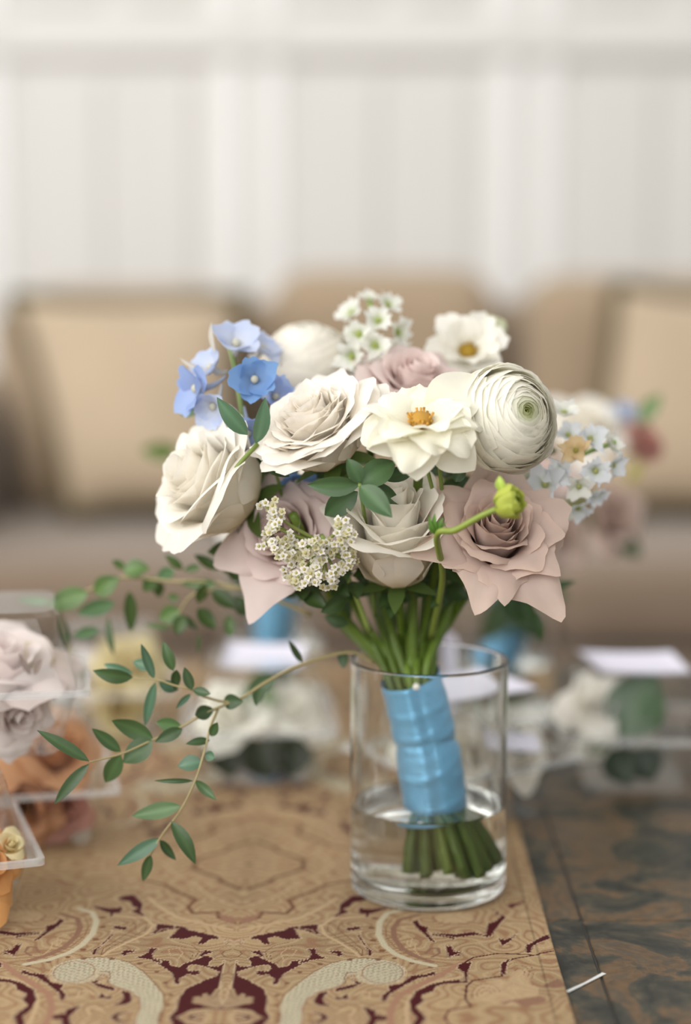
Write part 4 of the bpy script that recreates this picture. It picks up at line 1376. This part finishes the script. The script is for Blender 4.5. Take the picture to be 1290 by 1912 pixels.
# binding and stems
top_c, bot_c = P(768, 1262, 0.002), P(817, 1518, 0.0)
axis = (np.array(top_c) - np.array(bot_c))
axl = np.linalg.norm(axis)
axu = axis / axl
side = np.array([axu[2], 0, -axu[0]])
fwd = np.array([0, -1.0, 0])
V = []
nr, nh = 56, 60
rb = 57 * mpp(0)
for j in range(nh):
    t = j / (nh - 1)
    c = np.array(bot_c) + axis * t + side * (0.0022 * math.sin(t * 3.1) - 0.001)
    rad = rb * (1.06 - 0.04 * t + 0.05 * math.exp(-((t - 0.35) / 0.25) ** 2) - 0.05 * math.exp(-((t - 0.52) / 0.05) ** 2))
    for i in range(nr):
        a = 2 * math.pi * i / nr
        wr = 0.0
        for (tt, sl, am, wid) in ((0.12, 0.06, 0.7, 0.03), (0.27, -0.05, 0.5, 0.04), (0.40, 0.10, 0.8, 0.025), (0.52, -0.03, -1.3, 0.02), (0.60, 0.08, 0.9, 0.03), (0.70, 0.12, 0.7, 0.03), (0.80, 0.05, 0.9, 0.03), (0.90, -0.06, 0.6, 0.03)):
            wr += am * 0.0007 * math.exp(-((t - tt - sl * math.sin(a + 0.5)) / wid) ** 2)
        fold = 0.0012 * math.exp(-((a - 4.45) / 0.16) ** 2) - 0.0009 * math.exp(-((a - 4.85) / 0.14) ** 2)
        r2 = rad + wr + fold
        h = axu * (0.004 * math.sin(a + 0.4) * (1 if t > 0.9 else 0) * (t - 0.9) * 10)
        V.append(c + side * r2 * math.cos(a) + fwd * r2 * 0.92 * -math.sin(a) + h + side * 0)
Fc = grid_faces(nr, nh, True)
rbo = mobj('ribbon_wrap', V, Fc, M_SATIN, bq)
rbo['label'] = 'sky blue satin ribbon wound round the stems'
pn_ = np.array(top_c) + fwd * rb * 0.98 - axu * 0.003 + side * 0.002
mobj('pearl_pin', *sphere_vf(pn_, 0.0024, 12, 8), M_PEARL, rbo)

# stems: each from below the binding up to its flower
rr = random.Random(9)
nst = 26
foot_c = np.array([P(836, 1600, 0).x, 0.0, RT + 0.013])
allends = list(ends)
while len(allends) < nst:
    x, y = rr.uniform(470, 960), rr.uniform(930, 1060)
    allends.append((np.array(P(x, y, rr.uniform(-0.06, 0.05))), np.array([0, 0, -1.0])))
order = sorted(range(nst), key=lambda k: allends[k][0][0])
slots = []
for k in range(nst):
    q = math.sqrt((k + 0.5) / nst)
    a = k * 2.39996
    slots.append((q * math.cos(a), q * math.sin(a)))
slots.sort()
for k, (sx, sy) in zip(order, slots):
    e, dr = allends[k]
    bot = foot_c + np.array([sx * 0.0245, sy * 0.0215, rr.uniform(-0.003, 0.006)])
    bot[2] = max(bot[2], RT + 0.0105)
    r_in = rb * 0.80
    p1 = np.array(bot_c) + side * sx * r_in + fwd * -sy * r_in * 0.9
    p2 = np.array(top_c) + side * sx * r_in * 1.02 + fwd * -sy * r_in * 0.74 + axu * 0.002
    cmid = (np.array(top_c) + np.array(bot_c)) / 2
    p1b = cmid + (p1 * 0.5 + p2 * 0.5 - cmid) * 0.80
    mid = p2 * 0.45 + (e + dr * 0.035) * 0.55
    mid[1] += 0.03
    path = bez([bot, bot * 0.45 + p1 * 0.55, p1, p1b, p2, mid, e], 6)
    g = rr.uniform(0.8, 1.35)
    rad = rr.uniform(0.0027, 0.0037)
    mobj('stem', *tube(path, np.linspace(rad * 1.1, rad * 0.8, len(path)), 9), M_STEM, bq, np.array([0.090, 0.145, 0.016]) * g)

# ------------------------------------------------------------------ clear clamshell boxes with corsages
def clamshell(label, cx, cy, z0, rot, half=0.060, top=0.040, hlow=0.043, hup=0.050, group='clear corsage boxes'):
    root = thing('corsage_box', label, 'box', (cx, cy, z0), group)
    c, s = math.cos(rot), math.sin(rot)

    def ring(h, z, rc, n=5):
        pts = []
        for qx, qy, a0 in ((1, 1, 0), (-1, 1, 90), (-1, -1, 180), (1, -1, 270)):
            for k in range(n):
                a = (a0 + 90 * k / (n - 1)) * D2R
                x, y = qx * (h - rc) + rc * math.cos(a), qy * (h - rc) + rc * math.sin(a)
                pts.append((cx + x * c - y * s, cy + x * s + y * c, z0 + z))
        return pts

    def shell(name, rings, cap_first, cap_last):
        V = sum(rings, [])
        n = len(rings[0])
        Fc = grid_faces(n, len(rings), True)
        if cap_first:
            Fc.append(tuple(range(n))[::-1])
        if cap_last:
            Fc.append(tuple((len(rings) - 1) * n + i for i in range(n)))
        return mobj(name, V, Fc, M_PLASTIC, root, smooth=False)

    ins = half - 0.007
    fo, fi = half + 0.0015, half - 0.0018
    Vf = ring(fo, hlow, 0.004) + ring(fo, hlow + 0.004, 0.004) + ring(fi, hlow + 0.004, 0.003) + ring(fi, hlow, 0.003)
    nf = len(Vf) // 4
    Ff = grid_faces(nf, 4, True) + [(3 * nf + i, 3 * nf + (i + 1) % nf, (i + 1) % nf, i) for i in range(nf)]
    mobj('flange', Vf, Ff, M_FLANGE, root, smooth=False)['label'] = 'folded rim of the plastic box with painted edge glow'
    shell('tray', [ring(top, 0.0008, 0.012), ring(top + 0.002, 0.003, 0.012), ring(ins, hlow, 0.008), ring(half, hlow, 0.004), ring(half, hlow + 0.0012, 0.004)], True, False)
    shell('lid', [ring(half, hlow + 0.0035, 0.004), ring(half, hlow + 0.0023, 0.004), ring(ins, hlow + 0.0025, 0.008), ring(top + 0.003, hlow + hup - 0.003, 0.014), ring(top, hlow + hup, 0.014)], False, True)
    return root


def card(label, pts, group='pale paper cards on the boxes', thick=0.0006):
    """paper card through four corner points with a slight curl"""
    a, b, c, d = [np.array(p) for p in pts]
    n = 7
    top, bot = [], []
    nrm = np.cross(b - a, d - a)
    nrm /= np.linalg.norm(nrm)
    if nrm[2] < 0:
        nrm = -nrm
    for j in range(n):
        for i in range(n):
            s, t = i / (n - 1), j / (n - 1)
            p = (a * (1 - s) + b * s) * (1 - t) + (d * (1 - s) + c * s) * t + nrm * 0.0015 * ((2 * s - 1) ** 2)
            top.append(p + nrm * thick)
            bot.append(p)
    f = grid_faces(n, n)
    edge = [i for i in range(n)] + [n * (k + 1) - 1 for k in range(1, n)] + [n * n - 1 - k for k in range(1, n)] + [n * (n - 1 - k) for k in range(1, n - 1)]
    Fc = f + [tuple(q + n * n for q in g[::-1]) for g in f] + [(edge[k], edge[(k + 1) % len(edge)], edge[(k + 1) % len(edge)] + n * n, edge[k] + n * n) for k in range(len(edge))]
    o = mobj('paper_card', np.array(top + bot), Fc, M_PAPER)
    return tag(o, label, 'card', group)


def box_point(cx, cy, rot, u, v):
    c, s = math.cos(rot), math.sin(rot)
    return cx + u * c - v * s, cy + u * s + v * c


def corsage(label, cx, cy, z0, heads, leaves=(), group='corsages in the clear boxes'):
    root = thing('corsage', label, 'flower', (cx, cy, z0 + 0.003), group)
    for k, (dx, dy, dz, R, pal, ax, n) in enumerate(heads):
        rose(root, 'rose', None, (cx + dx, cy + dy, z0 + dz), ax, R, pal, n, 6, 1.0, 0.028, 0.3, k, 60 + k + int(abs(cx) * 1000) % 37, 1.05, 0.5, (11, 11))
    for (dx, dy, dz, ex, ey, ez, wd, colr) in leaves:
        V, Fc = leaf_vf((cx + dx, cy + dy, z0 + dz), (cx + ex, cy + ey, z0 + ez), wd, 0.1, 0.05)
        mobj('leaf', V, Fc, M_LEAF, root, leaf_col(len(V), colr))
    return root


LG = (0.07, 0.17, 0.05)
BH = 0.0935
# front left pair: tall box stacked on the orange one
cC = G(80, 1612, RT + 0.044)
rotC = 0.33
hC = 0.060
ccx, ccy = cC.x - hC * (math.cos(rotC) + math.sin(rotC)), cC.y - hC * (math.sin(rotC) - math.cos(rotC))
clamshell('clear box with an orange rose, lowest of the front left stack', ccx, ccy, RT, rotC)
corsage('orange rose and yellow bud corsage in the lowest front left box', ccx, ccy, RT,
        [(0.036, -0.026, 0.040, 0.027, ORANGE, (0.6, -0.6, 0.4), 16), (0.012, 0.022, 0.052, 0.024, PINKW, (0.4, 0.1, 0.8), 12), (-0.02, -0.005, 0.05, 0.03, PEACH, (0, -0.5, 0.8), 14), (0.054, -0.020, 0.050, 0.010, YELLOW, (0.4, -0.5, 0.7), 8)])
zA = RT + BH + 0.001
cA = G(165, 1298, zA + 0.044)
rotA = 0.16
cax, cay = cA.x - 0.060 * (math.cos(rotA) + math.sin(rotA)), cA.y - 0.060 * (math.sin(rotA) - math.cos(rotA))
clamshell('clear box filled by a large pale mauve rose, topmost of the front left stack', cax, cay, zA, rotA)
corsage('large pale mauve rose filling the topmost front left box', cax, cay, zA,
        [(0.006, -0.004, 0.050, 0.044, dict(tip=(0.84, 0.74, 0.71), base=(0.72, 0.53, 0.50)), (0.25, -0.35, 0.9), 14), (0.018, -0.018, 0.024, 0.025, PINKW, (0.5, -0.7, -0.1), 14), (0.030, 0.012, 0.050, 0.016, YELLOW, (0.6, -0.4, 0.5), 10), ],
        [(0.03, -0.02, 0.05, 0.036, -0.024, 0.062, 0.004, (0.2, 0.13, 0.1)), (0.028, -0.02, 0.05, 0.022, -0.028, 0.066, 0.004, (0.2, 0.13, 0.1))])
# second stack behind it
cB = G(215, 1498, RT + 0.044)
rotB = 0.22
cbx, cby = cB.x - 0.060 * (math.cos(rotB) + math.sin(rotB)), cB.y - 0.060 * (math.sin(rotB) - math.cos(rotB)) + 0.020
clamshell('clear box with peach roses standing behind the front left stack', cbx, cby, RT, rotB)
corsage('peach and rust roses in the box behind the front left stack', cbx, cby, RT,
        [(0.022, -0.012, 0.064, 0.034, PEACH, (0.4, -0.5, 0.75), 18), (0.0, -0.02, 0.026, 0.030, dict(tip=(0.62, 0.33, 0.18), base=(0.5, 0.22, 0.1)), (0.1, -0.9, 0.2), 14), (-0.022, 0.0, 0.055, 0.032, PEACH, (-0.2, -0.6, 0.7), 16), (0.028, -0.012, 0.024, 0.022, CORAL, (0.4, -0.8, 0.1), 12)])
zD = RT
cbx, cby = P(188, 1330, 0.385).x, 0.385
clamshell('clear box with a creamy yellow rose, farther back at the left', cbx + 0.006, cby + 0.012, zD, 0.05)
corsage('creamy yellow rose in the clear box farther back at the left', cbx + 0.006, cby + 0.012, zD,
        [(0.022, -0.006, 0.060, 0.032, YELLOW, (0.4, -0.5, 0.8), 18), (0.012, -0.02, 0.026, 0.026, YELLOW, (0.4, -0.8, 0.2), 14), (-0.024, 0, 0.045, 0.03, PINKW, (-0.1, -0.6, 0.7), 14)])
# three boxes along the back with paper cards
ec = G(478, 1376, TZ + 0.045)
rE = 0.06
clamshell('clear box under a paper card, behind the trailing leaves', ec.x, ec.y + 0.055, RT, rE)
corsage('white rose with green leaves in the box behind the trailing leaves', ec.x, ec.y + 0.055, RT,
        [(-0.02, -0.012, 0.050, 0.030, IVORY, (-0.2, -0.6, 0.7), 16), (0.026, -0.010, 0.052, 0.028, IVORY, (0.3, -0.6, 0.7), 16)],
        [(0, -0.02, 0.03, -0.045, -0.03, 0.02, 0.03, (0.02, 0.035, 0.012)), (0, -0.02, 0.03, 0.045, -0.03, 0.018, 0.03, (0.02, 0.035, 0.012)), (0, -0.03, 0.03, 0.01, -0.038, 0.004, 0.035, (0.015, 0.025, 0.01)), (0, -0.01, 0.05, 0.002, -0.02, 0.085, 0.03, (0.12, 0.2, 0.05)),
         (-0.03, -0.025, 0.035, -0.02, -0.036, 0.004, 0.03, (0.015, 0.025, 0.01)), (0.03, -0.025, 0.035, 0.025, -0.036, 0.004, 0.03, (0.015, 0.025, 0.01))])
ex, ey = ec.x, ec.y + 0.055
card('pale lavender paper card on the box behind the trailing leaves', [P(408, 1250, ey - 0.030), P(560, 1252, ey - 0.030), P(572, 1205, ey + 0.036), P(425, 1200, ey + 0.036)])
fc = G(862, 1418, TZ + 0.045)
rF = 0.62
clamshell('clear box turned cornerwise right behind the front vase', fc.x, fc.y + 0.012, RT, rF, 0.064, 0.043)
corsage('white rose and leaf in the box right behind the front vase', fc.x, fc.y + 0.012, RT,
        [(0.01, -0.012, 0.048, 0.028, WHITE, (0.1, -0.7, 0.6), 16), (0.045, -0.002, 0.040, 0.022, WHITE, (0.4, -0.7, 0.4), 14), (-0.03, 0, 0.045, 0.024, IVORY, (-0.2, -0.7, 0.6), 14)],
        [(0.03, 0, 0.05, 0.055, -0.01, 0.055, 0.02, (0.04, 0.07, 0.03))])
fx, fy = fc.x, fc.y + 0.012
zt = RT + BH
card('pale lavender paper card on the box right behind the front vase', [box_point(fx, fy, rF, *q) + (zt + 0.0006,) for q in ((-0.052, -0.030), (0.040, -0.040), (0.052, 0.036), (-0.040, 0.040))])
card('folded pale blue card inside the box behind the front vase', [(fx + 0.022, fy - 0.040, RT + 0.058), (fx + 0.056, fy - 0.030, RT + 0.052), (fx + 0.054, fy - 0.012, RT + 0.060), (fx + 0.022, fy - 0.014, RT + 0.066)])
tc_ = P(840, 1240, fy + 0.07)
card('small upright paper tag behind the front vase', [(tc_.x - 0.009, tc_.y, TZ + 0.002), (tc_.x + 0.012, tc_.y + 0.002, TZ + 0.002), (tc_.x + 0.006, tc_.y + 0.004, tc_.z + 0.02), (tc_.x - 0.006, tc_.y + 0.002, tc_.z + 0.03)])
gx, gy = P(1180, 1390, 0.255).x, 0.255
rG = -0.06
clamshell('clear box under a paper card on the bare stone at the right', gx, gy, TZ + 0.0003, rG)
corsage('white rose with one broad green leaf in the box on bare stone', gx, gy, TZ,
        [(-0.030, -0.012, 0.062, 0.026, WHITE, (-0.1, -0.8, 0.5), 18), (-0.028, -0.018, 0.036, 0.018, IVORY, (0, -0.8, 0.1), 10)],
        [(-0.012, -0.022, 0.040, 0.012, -0.024, 0.094, 0.048, (0.04, 0.10, 0.025)), (-0.02, -0.02, 0.03, -0.006, -0.035, 0.004, 0.03, (0.015, 0.03, 0.01)), (0.0, -0.02, 0.03, 0.012, -0.03, 0.006, 0.03, (0.015, 0.03, 0.01)), (-0.03, -0.02, 0.03, -0.03, -0.03, 0.03, 0.02, LG)])
card('pale lavender paper card on the box at the right', [box_point(gx, gy, rG, *q) + (TZ + 0.0003 + BH + 0.0006,) for q in ((-0.030, -0.040), (0.040, -0.040), (0.034, 0.036), (-0.042, 0.036))])

# ------------------------------------------------------------------ two more bouquets in vases further back
def back_bouquet(name, label, vx, vy, ribbon_px, tilt, heads, leaves, vlabel):
    z0 = TZ + (0.0003 if vx > 0.13 else 0.0025)
    vo, wo_ = vase('glass_vase', vlabel, vx, vy, z0, z0 + 0.055, None, 48)
    tag(wo_, 'water in the ' + vlabel, 'water')
    root = thing('bouquet', label, 'bouquet', (vx, vy, z0 + 0.013))
    c0 = np.array([vx, vy, z0 + 0.05])
    c1 = np.array([vx + tilt * 0.4, vy, z0 + 0.155])
    path = bez([c0, (c0 + c1) / 2, c1], 6)
    mobj('ribbon_wrap', *tube(path, np.linspace(0.019, 0.021, len(path)), 24, False), M_SATIN, root)
    rr = random.Random(int(vx * 1000))
    for k in range(9):
        a = k * 2.4
        q = 0.012 * math.sqrt((k + 0.5) / 9)
        o1 = np.array([q * math.cos(a), q * math.sin(a), 0])
        e = c1 + np.array([tilt * 0.3, 0, 0.05]) + o1 * 4
        mobj('stem', *tube(bez([np.array([vx, vy, z0 + 0.016]) + o1 * 1.4, c0 + o1, c1 + o1, e], 5), 0.0028, 7), M_STEM, root, np.array([0.13, 0.20, 0.035]))
    for k, (x, y, Y, rpx, pal, ax, n) in enumerate(heads):
        rose(root, 'rose', None, P(x, y, Y), ax, rpx * mpp(Y), pal, n, 7, 0.95, 0.03, 0.5, k, 90 + k, 1.05, 0.5, (9, 9))
    for (x0, y0, x1, y1, wd, Y, colr) in leaves:
        V, Fc = leaf_vf(P(x0, y0, Y), P(x1, y1, Y), wd * mpp(Y), 0.2, 0.1)
        mobj('leaf', V, Fc, M_LEAF, root, leaf_col(len(V), colr))
    return root


YB = 0.44
DG = (0.045, 0.10, 0.03)
vb2 = P(930, 1200, YB).x
b2_ = back_bouquet('bouquet', 'pink and white bouquet with blue ribbon, right behind the large one', vb2, YB, (940, 1150), 0.05,
                   [(1095, 800, YB, 82, WHITE, (0.1, -0.6, 0.7), 16), (1205, 830, YB, 46, CORAL, (0.6, -0.6, 0.4), 12), (1145, 968, YB, 66, MAUVE, (0.5, -0.7, 0.2), 16), (1000, 900, YB, 80, MAUVE2, (0, -0.6, 0.7), 14), (1040, 1000, YB, 60, MAUVE, (0.2, -0.8, 0.3), 12), (1170, 770, YB + 0.01, 34, dict(tip=(0.6, 0.66, 0.8), base=(0.5, 0.58, 0.75)), (0.5, -0.5, 0.7), 8)],
                   [(1195, 790, 1235, 735, 34, YB, (0.12, 0.2, 0.07)), (1150, 1000, 1195, 1040, 40, YB, (0.07, 0.1, 0.05)), (930, 1110, 1010, 1195, 60, YB - 0.03, DG), (960, 1090, 900, 1200, 60, YB - 0.03, DG), (980, 1080, 1060, 1120, 40, YB - 0.03, DG), (1000, 1060, 1040, 1120, 40, YB - 0.02, DG), (1175, 900, 1200, 860, 26, YB, (0.4, 0.36, 0.1))],
                   'clear glass vase holding the bouquet at the right back')
vb3 = P(508, 1200, YB + 0.06).x
b3_ = back_bouquet('bouquet', 'bouquet with blue ribbon almost hidden behind the large one, left back', vb3, YB + 0.06, (510, 1150), 0.02,
                   [(500, 880, YB + 0.06, 80, WHITE, (-0.2, -0.6, 0.7), 14), (590, 930, YB + 0.06, 76, MAUVE2, (0.2, -0.6, 0.7), 14), (450, 960, YB + 0.06, 66, WHITE, (-0.5, -0.6, 0.5), 12)],
                   [(335, 842, 262, 840, 36, YB + 0.06, (0.10, 0.16, 0.03)), (480, 860, 340, 845, 8, YB + 0.06, (0.10, 0.14, 0.03)), (560, 1080, 590, 1120, 40, YB + 0.04, DG), (470, 1050, 440, 1110, 44, YB + 0.04, DG)],
                   'clear glass vase holding the hidden bouquet at the left back')
